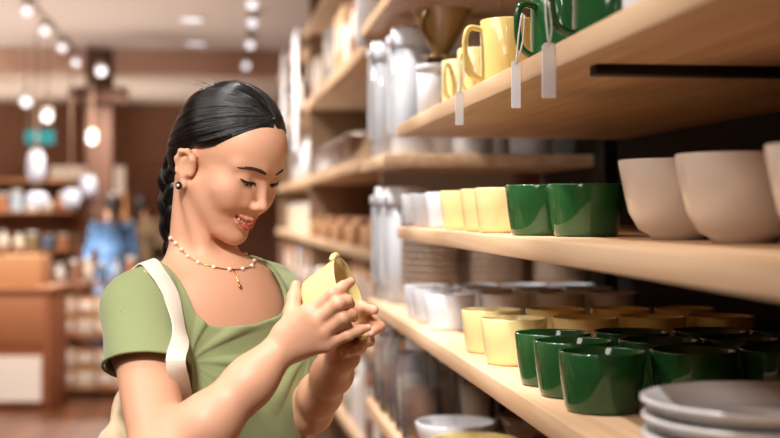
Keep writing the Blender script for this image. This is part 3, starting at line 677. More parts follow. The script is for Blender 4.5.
# ================================================================ the woman
HP = dict(px=228, py=158, d=1.93, yaw=34, pitch=22, roll=3, s=.925, view=7)
def head_frame():
    Y, P, R = [math.radians(HP[k]) for k in ('yaw', 'pitch', 'roll')]
    f = cvec(math.cos(P) * math.cos(Y), -math.cos(P) * math.sin(Y), -math.sin(P))
    l0 = cvec(math.sin(Y), math.cos(Y), 0); u0 = np.cross(f, l0)
    l = l0 * math.cos(R) + u0 * math.sin(R); u = -l0 * math.sin(R) + u0 * math.cos(R)
    A = np.stack([f, l, u], 1); v = math.radians(HP['view']); B = np.stack([CR, CF, UP], 1)
    Rv = B @ np.array([[math.cos(v), 0, math.sin(v)], [0, 1, 0], [-math.sin(v), 0, math.cos(v)]]) @ B.T
    return W(HP['px'], HP['py'], HP['d']), Rv @ A
HO, HA = head_frame(); HS = HP['s']
def H(x, y, z): return HO + HA @ np.array([x, y, z]) * HS
def hl(P): return ((P - HO) @ HA) / HS
body = Sdf()
def hell(S, c, r, k=.012, op='u'): S.ell(H(*c), np.array(r) * HS, HA, k, op)
def hcap(S, a, b, r1, r2=None, k=.012, op='u'): S.cap(H(*a), H(*b), r1 * HS, (r2 if r2 is not None else r1) * HS, k, op)
# --- torso frame: faces right and half towards the camera
BO = W(205, 262, 1.95)
by = math.radians(43)
BF = cvec(math.cos(by), -math.sin(by), 0); BL = cvec(math.sin(by), math.cos(by), 0)
BA = np.stack([BF, BL, UP], 1)
def T(f, l, z): return BO + BA @ np.array([f, l, z])
def tl(P): return (P - BO) @ BA
SR = W(139, 310, 1.855); ER = W(161, 462, 1.665); WR = W(286, 343, 1.715)
SL = W(268, 299, 2.035); EL = W(311, 412, 1.945); WL = W(343, 356, 1.755)
def torso(S, g=0.0, arms=True):
    def e(c, r, k): S.ell(T(*c), np.array(r) + g, BA, k)
    e((.022, .008, -.17), (.088, .136, .19), .03)
    e((.005, 0, -.075), (.064, .120, .055), .05)
    for s in (-1, 1):
        S.cap(T(-.016, s * .030, -.014), (SR if s < 0 else SL) + UP * .003, .028 + g, .034 + g, .03)
        e((.070, s * .064, -.205), (.046, .056, .056), .035)
    e((.024, .012, -.33), (.088, .130, .16), .05)
    e((.0, 0, -.46), (.095, .150, .12), .06)
torso(body)
skull = H(-.036, 0, -.045)
body.cap(T(-.024, 0, -.03), skull, .044, .042, .024)
body.cap(T(-.002, 0, -.045), H(-.034, 0, -.066), .027, .022, .020)         # throat
body.cap(T(.045, -.012, -.030), T(.022, -.12, -.014), .0085, .008, .022)  # collar bones
body.cap(T(.045, .012, -.030), T(.022, .12, -.014), .0085, .008, .022)
body.cap(T(.036, -.014, -.034), H(-.026, -.054, -.050), .009, .011, .02)  # neck tendons
body.cap(T(.036, .014, -.034), H(-.026, .054, -.050), .009, .011, .02)
def mixp(a, b, t): return a + (b - a) * t
def arm(S, s, e, w, m1, m2, g=0):
    S.cap(s, mixp(s, e, .25), .040 + g, .044 + g, .03)
    S.cap(mixp(s, e, .2), e, .044 + g, .037 + g, .02)
    S.chain([e, m1, m2, w], [.035 + g, .0350 + g, .0275 + g * .4, .0225 + g * .3], .03)
arm(body, SR, ER, WR, W(207, 425, 1.675), W(250, 382, 1.695)); arm(body, SL, EL, WL, W(320, 394, 1.885), W(332, 374, 1.820), -.009)
# --- head
hell(body, (-.008, 0, .030), (.090, .072, .078))
hell(body, (.036, 0, .032), (.053, .058, .060), .02)
for s in (-1, 1):
    hcap(body, (.079, s * .012, .016), (.062, s * .042, .016), .011, .010, .014)
    hell(body, (.054, s * .038, -.028), (.026, .024, .022), .02)
    hcap(body, (.002, s * .050, -.048), (.056, s * .020, -.094), .019, .017, .018)
hell(body, (.035, 0, -.030), (.048, .058, .055), .02)
hell(body, (.030, 0, -.064), (.044, .042, .034), .025)
hell(body, (.073, 0, -.101), (.016, .020, .015), .018)
hell(body, (.046, 0, -.062), (.041, .033, .034), .015)
for s in (-1, 1):
    hell(body, (.064, s * .034, -.044), (.018, .017, .016), .014)
    hell(body, (.099, s * .031, .001), (.016, .017, .010), .014, 's')
    hell(body, (.070, s * .031, -.0015), (.0135, .0150, .0125), .006)
for s in (-1, 1): hcap(body, (.074, s * .013, -.008), (.080, s * .017, -.038), .0075, .0090, .014)
hcap(body, (.082, 0, .008), (.101, 0, -.032), .0050, .0068, .010)
hell(body, (.1025, 0, -.0358), (.0080, .0066, .0068), .007)
for s in (-1, 1):
    hell(body, (.0940, s * .0100, -.0400), (.0090, .0050, .0060), .005)
    hell(body, (.0985, s * .0058, -.0465), (.0035, .0028, .0035), .002, 's')
def liparc(yc, z0, up, x0, n=7, c=19.0):
    return [(x0 - c * (y * y), y, z0 + up * (y / .026) ** 2) for y in np.linspace(-yc, yc, n)]
MZ = -.066
# mouth opening first, then the lips around it
op = liparc(.023, MZ - .0065, .0105, .092)
for a, b in zip(op[:-1], op[1:]): hcap(body, a, b, .0046, .0046, .002, 's')
ul = liparc(.028, MZ + .0002, .0065, .0900, c=17); ll = liparc(.026, MZ - .0135, .0150, .0880, c=17)
rsu = [.0012, .0028, .0038, .0036, .0038, .0028, .0012]; rsl = [.0012, .0036, .0050, .0054, .0050, .0036, .0012]
for L_, rs in ((ul, rsu), (ll, rsl)):
    for i in range(6): hcap(body, L_[i], L_[i + 1], rs[i], rs[i + 1], .003)
EO = (.000, 0, -.015)
def earc(p): return tuple(a + b for a, b in zip(p, EO))
for s in (-1, 1):
    # ear
    hx = [(.003, .069, -.012), (-.001, .075, .008), (-.014, .080, .018), (-.027, .082, .012), (-.030, .081, -.004), (-.021, .078, -.022), (-.008, .073, -.036)]
    hell(body, earc((-.012, s * .072, -.008)), (.016, .0075, .025), .006)
    hx = [((x_ + .010) * .9 - .010, y_, (z_ + .010) * .9 - .010) for x_, y_, z_ in hx]
    for a, b in zip(hx[:-1], hx[1:]): hcap(body, earc((a[0], s * a[1], a[2])), earc((b[0], s * b[1], b[2])), .0036, .0034, .005)
    hell(body, earc((-.004, s * .0725, -.038)), (.0070, .0045, .0080), .004)
    hell(body, earc((-.009, s * .0810, -.010)), (.0085, .0048, .0110), .004, 's')
    hell(body, earc((.0035, s * .073, -.016)), (.0035, .0035, .005), .003)
# --- eye slits
for s in (-1, 1):
    for i in range(5):
        a0 = -.011 + i * .0044; a1 = a0 + .0044
        zc = lambda y: -.0062 + .0022 * (y / .011) ** 2 * (1 if y > 0 else .6)
        hcap(body, (.0835 - 20 * a0 * a0 * (1.6 if a0 > 0 else .6), s * (.031 + a0), zc(a0)), (.0835 - 20 * a1 * a1 * (1.6 if a1 > 0 else .6), s * (.031 + a1), zc(a1)), .0023, .0023, .0012, 's')
# --- hands
def finger(S, pts, rs, k=.005): S.chain(pts, rs, k)
RM = [W(310, 314, 1.697), W(317, 322, 1.690), W(324, 332, 1.690), W(327, 343, 1.697)]     # knuckles
RPW = WR
palm_r = [.0125, .0125, .0120, .0110]
for i, mpt in enumerate(RM):
    base = mixp(RPW, mpt, .15) + (RM[3] - RM[0]) * (i - 1.5) * .12
    body.cap(base, mpt, .0175, palm_r[i], .012)
body.cap(RM[0], RM[3], .010, .010, .010)
FR = [
    [RM[0], W(333, 294, 1.682), W(343, 287, 1.688), W(350.5, 282, 1.700)],
    [RM[1], W(338, 304, 1.672), W(347, 301, 1.684), W(350.5, 304, 1.702)],
    [RM[2], W(343, 318, 1.675), W(352, 314, 1.688), W(354, 318, 1.706)],
    [RM[3], W(348, 335, 1.685), W(359, 330, 1.690), W(368, 328, 1.697)]]
FRr = [[.0100, .0082, .0074, .0062], [.0102, .0084, .0076, .0064], [.0100, .0080, .0072, .0060], [.0092, .0070, .0062, .0052]]
for p_, r_ in zip(FR, FRr): finger(body, p_, r_)
TR = [W(291, 333, 1.712), W(293, 313, 1.722), W(294.5, 298, 1.735), W(296, 285, 1.748)]
finger(body, TR, [.016, .0115, .0092, .0066], .008)
body.cap(TR[0], RM[0], .012, .010, .016)
# left hand, behind the bowl
LM = [W(352, 334, 1.800), W(348, 342, 1.798), W(343, 348, 1.792), W(338, 352, 1.785)]
for i, mpt in enumerate(LM):
    body.cap(mixp(WL, mpt, .1), mpt, .017, .0115, .012)
FL = [
    [LM[0], W(372, 320, 1.775), W(379.5, 327, 1.752), W(371, 333, 1.735)],
    [LM[1], W(366, 331, 1.775), W(369, 341, 1.750), W(362, 344, 1.735)],
    [LM[2], W(357, 339, 1.770), W(360, 348, 1.745), W(354, 350, 1.730)],
    [LM[3], W(348, 345, 1.765), W(351, 352, 1.745), W(345, 353, 1.730)]]
for p_ in FL: finger(body, p_, [.0098, .0080, .0072, .0060])
TL = [W(350, 343, 1.765), W(356, 326, 1.778), W(361, 308, 1.768), W(374, 310, 1.745)]
finger(body, TL, [.015, .0115, .0088, .0066], .008)
tips = [(f[-2], f[-1]) for f in FR] + [(f[-2], f[-1]) for f in FL] + [(TR[-2], TR[-1]), (TL[-2], TL[-1])]
if not globals().get('NO_BODY'):
    BV, BQ = polygonize(body, BO + np.array([-.35, -.35, -.42]), BO + np.array([.40, .30, .36]), BH, smooth=1)
    c = np.tile(np.array(srgb('DAA384')[:3]), (len(BV), 1))
    L_ = hl(BV)
    def blend(c, w, hexc): return c * (1 - w[:, None]) + np.array(srgb(hexc)[:3]) * w[:, None]
    x, y, z = L_.T; ay = np.abs(y)
    face = (np.abs(x - .07) < .06) & (ay < .08) & (z > -.12) & (z < .12)
    # warmer cheeks and nose
    w = np.exp(-(((x - .075) / .03) ** 2 + ((ay - .038) / .02) ** 2 + ((z + .035) / .02) ** 2)) * .35 * face
    c = blend(c, w, 'D08468')
    # lips
    zu = MZ + .0038 + .0045 * (ay / .028) ** 2; zl = MZ - .0185 + .0220 * (ay / .028) ** 2
    w = np.clip((zu - z) / .0012, 0, 1) * np.clip((z - zl) / .0012, 0, 1) * np.clip((.0285 - ay) / .002, 0, 1) * (x > .066) * face
    c = blend(c, w * .85, 'BC4F4A')
    # inside of the mouth
    w = (np.abs(z - (MZ - .0065 + .0105 * (ay / .026) ** 2)) < .0036) * (ay < .020) * (x < .0885 - 19 * y * y) * (x > .06) * face
    c = blend(c, w * .8, '5A2622')
    # lid margins
    for s in (-1, 1):
        yy = s * y - .031
        zc_ = -.0062 + .0022 * (yy / .011) ** 2 * np.where(yy > 0, 1, .6)
        w = np.clip(1 - np.abs(z - zc_ - .0022) / .0016, 0, 1) * (np.abs(yy) < .0135) * (x > .06) * face
        c = blend(c, w * .85, '2A1A15')
        w = np.clip(1 - np.abs(z - .0055) / .0045, 0, 1) * np.clip(1 - np.abs(yy) / .016, 0, 1) * (x > .06) * face
        c = blend(c, w * .45, 'A86A50')
    # finger nails
    for a, b in tips:
        t = (b - a) / np.linalg.norm(b - a); q = BV - b
        dd = np.linalg.norm(q - t * .001, axis=1)
        w = np.clip((.0062 - dd) / .001, 0, 1)
        c = blend(c, w * .5, 'EFC4B4')
    me = quads_mesh('person', BV, BQ, c)
    skin = mat('skin', 'DAA384', rough=.47, spec=.45, sss=.12, attr='Col', bump=.03, bscale=900)
    woman = link_mesh('person', me, skin)
    tag(woman, 'dark-haired woman in a sage green T-shirt looking down at a yellow bowl', 'person')
# --- eyes
for s in (-1, 1):
    m = MB(); m.ball(H(.0705, s * .031, -.0035), .0118 * HS, 20, 14)
    eye = m.build('eyeball', mat('eye_white', 'E8E0DA', .2), woman, smooth=True)
    ir = HA @ np.array([math.cos(.55), s * -.05, -math.sin(.55)])
    m = MB(); m.ball(H(.0705, s * .031, -.0035) + ir * .0080 * HS, .0055 * HS, 16, 10)
    m.build('iris', mat('iris', '1E120D', .1), eye, smooth=True)
    # lashes
    m = MB()
    for i in range(15):
        yy = -.0145 + i * .0021; q = 20 * yy * yy * (1.6 if yy > 0 else .6)
        p0 = np.array([.0835 - q, s * (.031 + yy), -.0042 + .0022 * (yy / .011) ** 2 * (1 if yy > 0 else .6)])
        dr = np.array([.0030, s * yy * .35, -.0012]); dr2 = dr + np.array([.0008, s * yy * .1, .0008])

    pts = []
    for i in range(15):
        yy = -.0148 + i * .0021
        p = np.array([.12, s * (.031 + yy), -.0034 + .0016 * (yy / .011) ** 2 * (1 if yy > 0 else .4) - .0012 * (yy < -.006)])
        for it in range(24):
            dd = float(body.eval(H(*p)[None])[0]) / HS; p[0] -= dd * .9
            if abs(dd) < 2e-4: break
        pts.append(H(*(p + np.array([.0004, 0, 0]))))
    for p0 in pts[1:-1:1]:
        m.tube([p0, p0 + HA @ np.array([.0022, 0, -.0022]), p0 + HA @ np.array([.0042, 0, -.0026])], [.0004, .0003, .0001], 5)
    m.tube(pts, [.0006, .0010] + [.0015] * 11 + [.0010, .0006], 6)
    m.build('eyelashes', mat('lash', '120C0A', .6), woman, smooth=True)
    # eyebrow: short hairs laid on the brow, found on the skin by marching along the view of the face
    m = MB(); 
    for i in range(60):
        t = i / 59; yy = .012 + .038 * t; zz = .0175 + .0055 * math.sin(t * 2.2) - .006 * t * t
        for j in range(5 if t < .8 else 3):
            z0 = zz + (j - 2) * .0013 * (1 - .65 * t) * min(1, .5 + t * 3) + random.uniform(-.0005, .0005)
            pr = []
            for e in (0, .5, 1):
                p = np.array([.12, s * (yy + .004 * e), z0 + (.0014 - .002 * t) * e])
                for it in range(24):
                    dd = float(body.eval(H(*p)[None])[0]) / HS
                    p[0] -= dd * .9
                    if abs(dd) < 2e-4: break
                pr.append(H(*(p + np.array([.0006, 0, 0]))))
            m.tube(pr, [.0005, .00055, .0002], 4)
    m.build('eyebrow', mat('brow', '3E281D', .8), woman, smooth=True)
m = MB()
for i in range(8):
    yy = -.0175 + i * .005
    m.ball(H(.0885 - 19 * yy * yy, yy, MZ - .0054 + .0098 * (yy / .026) ** 2), .0038 * HS, 10, 8, (.5, .80, 1.3), HA)
m.build('teeth', mat('teeth', 'F2EBE2', .2), woman, smooth=True)
# --- hair
hair = Sdf()
cr_c = np.array([-.010, 0, .034]); cr_r = np.array([.0975, .0785, .0845])
zs = [-.13, -.08, -.045, -.020, 0, .016, .028, .045, .062, .080, .095, .12]
xs = [-.066, -.051, -.032, -.022, -.010, .014, .034, .048, .063, .077, .084, .088]
hell(hair, cr_c, cr_r, .01)
hell(hair, (-.060, 0, -.020), (.048, .056, .055), .03)
hell(hair, (-.004, 0, .070), (.060, .052, .046), .02)
for s in (-1, 1): hell(hair, (-.008, s * .082, -.020), (.024, .017, .032), .006, 's')
def hairline(P):
    q = hl(P); xh = np.interp(q[..., 2], zs, xs) + .004 * np.exp(-(q[..., 1] / .012) ** 2)
    return (q[..., 0] - xh) * .7 * HS
hair.fn(hairline, H(0, 0, 0), 10, .006, 'i')
TIE = H(-.100, 0, -.022)
def flow(P):
    q = P - TIE; a = HA @ np.array([.8, 0, .6]); b = HA[:, 1]; n = np.cross(a, b)
    r = q @ a; u = q @ b; v = q @ n
    return np.arctan2(u, -v), np.linalg.norm(q, axis=-1)
def strands(P, d):
    ph, r = flow(P)
    g = np.sin(ph * 61 + 1.3 * np.sin(ph * 17) + r * 9) * .45 + np.sin(ph * 113 + 2 * np.sin(r * 14)) * .3 + np.sin(ph * 23 + r * 5) * .5
    ins = np.clip(1 + hairline(P) / .016, 0, 1)
    d = d + .0075 * ins * ins
    part = np.exp(-(hl(P)[..., 1] / .0022) ** 2) * (hl(P)[..., 0] > -.035) * (hl(P)[..., 2] > .05) * .0035
    return d + g * .0007 + part
HV, HQ = polygonize(hair, H(0, 0, 0) - .16, H(0, 0, 0) + .16, .0016, post=strands, smooth=0)
def hairmat():
    m = mat('hair', '0D0B0A', .24, spec=.40); nt = m.node_tree; b = nt.nodes['Principled BSDF']
    a = nt.nodes.new('ShaderNodeAttribute'); a.attribute_name = 'flow'
    n = nt.nodes.new('ShaderNodeTexNoise'); n.inputs['Scale'].default_value = 1; n.inputs['Detail'].default_value = 5
    nt.links.new(a.outputs['Vector'], n.inputs['Vector'])
    bp = nt.nodes.new('ShaderNodeBump'); bp.inputs['Strength'].default_value = .8; bp.inputs['Distance'].default_value = .0015
    nt.links.new(n.outputs['Fac'], bp.inputs['Height']); nt.links.new(bp.outputs['Normal'], b.inputs['Normal'])

    return m
hm = hairmat()
ph, r = flow(HV)
me = quads_mesh('hair', HV, HQ, vecs=np.stack([ph * 60, r * 25, np.zeros_like(r)], 1))
ho = link_mesh('hair', me, hm, woman)
# thin loose strands over the scalp, root at the parting / hairline, end at the tie
bm_ = MB()
def onhair(p, lift):
    for it in range(12):
        d = float(hair.eval(p[None])[0]); g = np.array([float(hair.eval((p + e)[None])[0]) for e in np.eye(3) * .002]) - d
        g /= np.linalg.norm(g) + 1e-9; p = p - g * (d - lift)
        if abs(d - lift) < 3e-4: break
    return p
# braid: three strands plaited, hanging behind the neck
bc = [H(-.080, .0, -.020), W(174, 170, 1.99), W(172, 190, 1.995), W(170, 214, 2.0), W(172, 238, 2.01), W(173, 262, 2.030), W(168, 290, 2.065), W(164, 320, 2.08)]
def cr(pts, n):
    out = []; P_ = [np.array(p, float) for p in pts]; P_ = [2 * P_[0] - P_[1]] + P_ + [2 * P_[-1] - P_[-2]]
    for i in range(1, len(P_) - 2):
        for k in range(n):
            t = k / n; a, b, c_, d_ = P_[i - 1:i + 3]
            out.append(.5 * (2 * b + (c_ - a) * t + (2 * a - 5 * b + 4 * c_ - d_) * t * t + (3 * b - a - 3 * c_ + d_) * t ** 3))
    out.append(P_[-2]); return out
cl = cr(bc, 14); bv = []; vv = []
mb = MB(); e1 = cvec(.8, -.6, 0); e2 = cvec(.6, .8, 0); n = len(cl)
for k in range(3):
    pts = []; rs = []
    for i, p in enumerate(cl):
        a = i / n * 2 * PI * 2.3 + k * 2 * PI / 3; w = (.0095 * (1 - .5 * i / n)) * min(1, .35 + i / 10)
        pts.append(p + e1 * math.sin(a) * w * 1.0 + e2 * math.sin(2 * a) * w * .6); rs.append((.0165 * (1 - .55 * i / n)))
    mb.tube(pts, rs, 16)
me = bpy.data.meshes.new('braid'); me.from_pydata(mb.v, [], mb.f)
a = me.attributes.new('flow', 'FLOAT_VECTOR', 'POINT')
a.data.foreach_set('vector', np.array([[(i % 16) * 2.2, (i // 16) * .5, 0] for i in range(len(mb.v))], np.float32).ravel())
link_mesh('braid', me, hm, woman)
m = MB()
for i in range(46):      # stray fly-away hairs
    a = random.uniform(-.5, 2.9); y0 = random.uniform(-.06, .06)
    p = H(-.01 - .1 * math.sin(a) , y0, .03 + .09 * math.cos(a)) ; p = onhair(p, 0)
    out = (p - H(-.01, 0, .02)); out /= np.linalg.norm(out)
    tdir = HA @ np.array([-.7, random.uniform(-.4, .4), -.4]); L = random.uniform(.012, .04)
    m.tube([p, p + tdir * L * .5 + out * L * .25, p + tdir * L + out * L * random.uniform(.0, .5)], [.00022, .00018, .0001], 4)
m.build('stray_hair', hm, woman, smooth=True)
# --- earring
m = MB(); ec = H(-.006, -.0785, -.056); ex = -HA[:, 1]
for i in range(8):
    a = i * PI / 4; m.ball(ec + (HA[:, 0] * math.cos(a) + HA[:, 2] * math.sin(a)) * .0042, .0021, 10, 6)
m.tube([ec, ec + HA[:, 1] * .008], .0008, 6)
er = m.build('earring', mat('dark_silver', '2B2220', .25, metal=.6), None, smooth=True)
tag(er, 'small dark flower stud earring with a pale pearl centre', 'earring')
m = MB(); m.ball(ec - HA[:, 1] * .0015, .0024, 12, 8); m.build('pearl', mat('pearl', 'E9D9CC', .2), er, smooth=True)
# ---------------------------------------------------------------- T-shirt: a shell round the torso and upper arms
def shirt_side(g, sleeve_g):
    S = Sdf(); torso(S, g)
    for s, e in ((SR, ER), (SL, EL)):
        S.cap(s, mixp(s, e, .50), .043 + sleeve_g, .050 + sleeve_g, .03)
    return S
so = shirt_side(.0080, .0095); si = shirt_side(.0030, .0065)
# folds: soft ridges pulled from the armpit and under the bust

SRd = (ER - SR) / np.linalg.norm(ER - SR); SLd = (EL - SL) / np.linalg.norm(EL - SL)
def sleeve_dir(dr):
    c_ = dr * .55 - UP * .45 + cvec(-.12, 0, 0); return c_ / np.linalg.norm(c_)
def neck_cut(q, grow=0.0):
    f, l, z = q[..., 0], q[..., 1], q[..., 2]
    # scooped square neckline in front, shallow at the back
    w = .088 - .10 * np.clip(-z - .02, 0, .1)
    zb = -.087 + grow + .17 * np.clip(l, 0, .1)
    dz = zb - z
    front = smax(np.abs(l) - w, dz, .03)
    front = smax(front, .0 - f, .02)
    back = np.sqrt((l / 1.15) ** 2 + (f + .0) ** 2 * .8) - .074
    back = smax(back, -.035 - z, .01)
    return np.minimum(front, back)
def shirt_post(P, d):
    q = tl(P)
    # wrinkle texture
    fl, fzz = q[..., 1] + .105, q[..., 2] + .135
    ra = np.hypot(fl, fzz); an = np.arctan2(fzz, fl)
    fan = np.sin(an * 11 + 1.0 + ra * 14) * np.exp(-((ra - .085) / .050) ** 2) * (q[..., 0] > 0) * (q[..., 1] > -.115)
    fl2, fz2 = q[..., 1] - .105, q[..., 2] + .135
    ra2 = np.hypot(fl2, fz2); an2 = np.arctan2(fz2, -fl2)
    fan2 = np.sin(an2 * 9 + ra2 * 14) * np.exp(-((ra2 - .07) / .04) ** 2) * (q[..., 0] > 0) * (q[..., 1] < .115)
    wv = np.sin(q[..., 2] * 55 + 16 * q[..., 1] + 2.2 * np.sin(q[..., 1] * 21)) * np.clip((-.22 - q[..., 2]) / .05, 0, 1)
    d = d - .0060 * np.maximum(fan, 0) - .0045 * np.maximum(fan2, 0) - .0036 * np.maximum(wv, 0) + .0006 * np.sin(q[..., 2] * 70 + 3 * np.sin(q[..., 1] * 23) + q[..., 0] * 30)
    mk = np.abs(d) < .02
    i = np.where(d < 0, -.02, .02).astype(np.float32)
    if mk.any(): i[mk] = si.eval(P[mk])
    d = smax(d, -i, .001)
    d = smax(d, -neck_cut(q) , .003)
    for s, dr, e in ((SR, SRd, ER), (SL, SLd, EL)):
        t = (P - s) @ dr; L = np.linalg.norm(e - s)
        r = np.linalg.norm((P - s) - t[..., None] * dr, axis=-1)
        pl = (P - (s + dr * L * .40)) @ sleeve_dir(dr)
        # only the sleeve, not the torso beside it
        tor = np.where(q[..., 2] < -.05, np.abs(q[..., 1]) - .118, -1)
        d = np.where((pl > 0) & (r < .085) & (tor > 0), np.maximum(d, pl), d)
    d = np.maximum(d, -.52 - q[..., 2])
    return d
SV, SQ = polygonize(so, BO + np.array([-.30, -.30, -.56]), BO + np.array([.30, .30, .08]), BH * 1.15, post=shirt_post, smooth=1)
me = quads_mesh('t_shirt', SV, SQ)
shirt_m = mat('sage_jersey', '919A6C', .85, spec=.2, noise=.05, nscale=400, bump=.12, bscale=700, sheen=.2)
shirt = link_mesh('t_shirt', me, shirt_m, woman)
# hem piping of the neckline and sleeves
def on_shirt(p, out):
    p = np.array(p, float)
    for it in range(40):
        d = float(so.eval(p[None])[0]); 
        if abs(d) < 2e-4: break
        p = p - out * d * .8
    return p
def ring(f0, n, tagname, r=.0022):
    m = MB(); m.tube([f0(i / n) for i in range(n)], r, 8, close=True, flat=1.0); return m.build(tagname, shirt_m, shirt, smooth=True)
for s, e, dr in ((SR, ER, SRd), (SL, EL, SLd)):
    L = np.linalg.norm(e - s); c0 = s + dr * L * .395
    u = np.cross(dr, [0, 0, 1.0]); u = np.cross(dr, BF); u /= np.linalg.norm(u); v = np.cross(dr, u)
    pts = []; cd = sleeve_dir(dr)
    for i in range(48):
        a = 2 * PI * i / 48; o_ = u * math.cos(a) + v * math.sin(a); 
        rad = .0595; p = c0 + o_ * rad; t_ = ((c0 - p) @ cd) / (dr @ cd); p = p + dr * t_
        pts.append(p)
    m = MB(); m.tube(pts, .0021, 8, close=True); m.build('sleeve_hem', shirt_m, shirt, smooth=True)
# ---------------------------------------------------------------- trousers and shoes (below the frame)
tr = Sdf(); fz = 0.0
def Tz(f, l, z): p = T(f, l, 0); p[2] = z; return p
zb = BO[2]
tr.ell(T(0, 0, -.46), (.108, .163, .13), BA, .03)
tr.ell(T(-.02, 0, -.55), (.115, .170, .11), BA, .03)
for s in (-1, 1):
    tr.cap(Tz(-.005, s * .085, zb - .58), Tz(.01, s * .095, .46), .088, .066, .03)
    tr.cap(Tz(.01, s * .095, .46), Tz(-.02, s * .10, .10), .066, .062, .03)
def tr_post(P, d): return np.maximum(np.maximum(d, P[..., 2] - (zb - .44)), .07 - P[..., 2])
TV, TQ = polygonize(tr, (BO[0] - .3, BO[1] - .3, .03), (BO[0] + .3, BO[1] + .3, zb - .40), .006, post=tr_post)
link_mesh('trousers', quads_mesh('trousers', TV, TQ), mat('cream_linen', 'CFC3AE', .9, noise=.05), woman)
for s in (-1, 1):
    sh = Sdf(); a = Tz(-.03, s * .10, .045); b = Tz(.12, s * .115, .036)
    sh.cap(a, b, .043, .038, .02); sh.cap(a, a + np.array([0, 0, .05]), .040, .046, .02)
    V_, Q_ = polygonize(sh, np.minimum(a, b) - .09, np.maximum(a, b) + .12, .004, post=lambda P, d: np.maximum(d, .0 - P[..., 2]))
    link_mesh('shoe', quads_mesh('shoe', V_, Q_), mat('white_leather', 'DDDAD2', .5), woman)
# ---------------------------------------------------------------- tote bag and strap
def outside(p, out, lift=.003, S=so):
    p = np.array(p, float); out = out / np.linalg.norm(out); p = p + out * .12
    for it in range(60):
        d = min(float(so.eval(p[None])[0]), float(body.eval(p[None])[0]))
        if abs(d - lift) < 2e-4: break
        p = p - out * (d - lift) * .8
    return p
bag = empty('tote_bag', (0, 0, 0), 0, 'cream canvas tote bag hanging behind the woman from one shoulder', 'bag')
# shoulder strap path: from under the arm up the front of the shoulder, over it and down the back
path = []
tv = cvec(0, -1, 0)
st = Sdf(); torso(st, .0095)
for (x, y, d) in ((188, 352, 1.83), (186.5, 336, 1.82), (179, 320, 1.81), (173.5, 305, 1.81), (169, 292, 1.81), (163, 281, 1.82), (157, 273, 1.84)):
    p_ = W(x, y, d); q_ = tv + UP * (.35 if y < 300 else 0); q_ = q_ / np.linalg.norm(q_); p_ = p_ + q_ * .06
    for it in range(60):
        dd = float((st if y > 362 else so).eval(p_[None])[0]) - .0045
        if abs(dd) < 2e-4: break
        p_ = p_ - q_ * dd * .8
    path.append(p_)
path = [path[0] + cvec(.004, .07, -.085), path[0] + cvec(.003, .022, -.036)] + path
over = [T(-.01, -.100, -.02), T(-.035, -.103, -.03), T(-.05, -.105, -.04), T(-.04, -.11, -.07), T(-.03, -.112, -.12), T(-.02, -.115, -.20), T(-.02, -.12, -.28)]
dirs = [UP, UP - BF * .6, -BF + UP, -BF, -BF, -BF, -BF]
for p, dd in zip(over, dirs): path.append(outside(np.array(p), np.array(dd, float)))

path = cr(path, 5)
# ribbon with thickness
def ribbon(path, wdt, th, normals, wd=None):
    mb = MB(); vs = []; fs = []
    for i, p in enumerate(path):
        t = path[min(i + 1, len(path) - 1)] - path[max(i - 1, 0)]; t /= np.linalg.norm(t); nn = normals[i]; nn = nn - t * (nn @ t); nn /= np.linalg.norm(nn)
        b = np.cross(t, nn); w2 = wdt / 2
        vs += [p - b * w2, p + b * w2, p + b * w2 + nn * th, p - b * w2 + nn * th]
    for i in range(len(path) - 1):
        for k in range(4): fs.append((i * 4 + k, i * 4 + (k + 1) % 4, i * 4 + 4 + (k + 1) % 4, i * 4 + 4 + k))
    fs.append((0, 1, 2, 3)); fs.append(tuple(len(vs) - 4 + k for k in (3, 2, 1, 0)))
    return mb.add(vs, fs)
nr = []
for p in path:
    g = np.array([float(so.eval((p + e)[None])[0]) for e in np.eye(3) * .003]) - float(so.eval(p[None])[0]); nr.append(g / (np.linalg.norm(g) + 1e-9))
# smooth the normals along the path
nr = np.array(nr); nr[:16] = nr[:16] * .25 + tv * .75
for _ in range(6): nr[1:-1] = (nr[:-2] + nr[1:-1] * 2 + nr[2:]) / 4
canvas = mat('canvas', 'E6DCCB', .9, noise=.06, nscale=300, bump=.3, bscale=600)
ribbon(path, .026, .0022, nr).build('strap', canvas, bag, bevel=.0006)
armb = Sdf(); armb.cap(SR, ER, .046, .040)
# bag body: soft sack hanging at the back of the near hip
bg = Sdf(); bc0 = W(168, 425, 1.955)
bx = cvec(.55, .83, 0); byv = cvec(.83, -.55, 0)
bg.ell(bc0 - UP * .16, (.150, .045, .21), np.stack([bx, byv, UP], 1), .02)
bg.ell(bc0 - UP * .02, (.120, .030, .12), np.stack([bx, byv, UP], 1), .05)
def bag_post(P, d):
    q = (P - bc0); u = q @ bx
    d = d + .0035 * np.sin(u * 110 + 2 * np.sin(q[..., 2] * 20)) * np.clip(1.2 + q[..., 2] * 3, 0, 1)
    mk = np.abs(d) < .03
    if mk.any(): d[mk] = smax(d[mk], -(np.minimum(np.minimum(so.eval(P[mk]), tr.eval(P[mk])), armb.eval(P[mk])) - .003), .004)
    return d
V_, Q_ = polygonize(bg, bc0 - .40, bc0 + .20, .0035, post=bag_post)
link_mesh('sack', quads_mesh('sack', V_, Q_), mat('bag_canvas', 'D9BE9C', .9, noise=.08, nscale=60, bump=.3, bscale=500), bag)
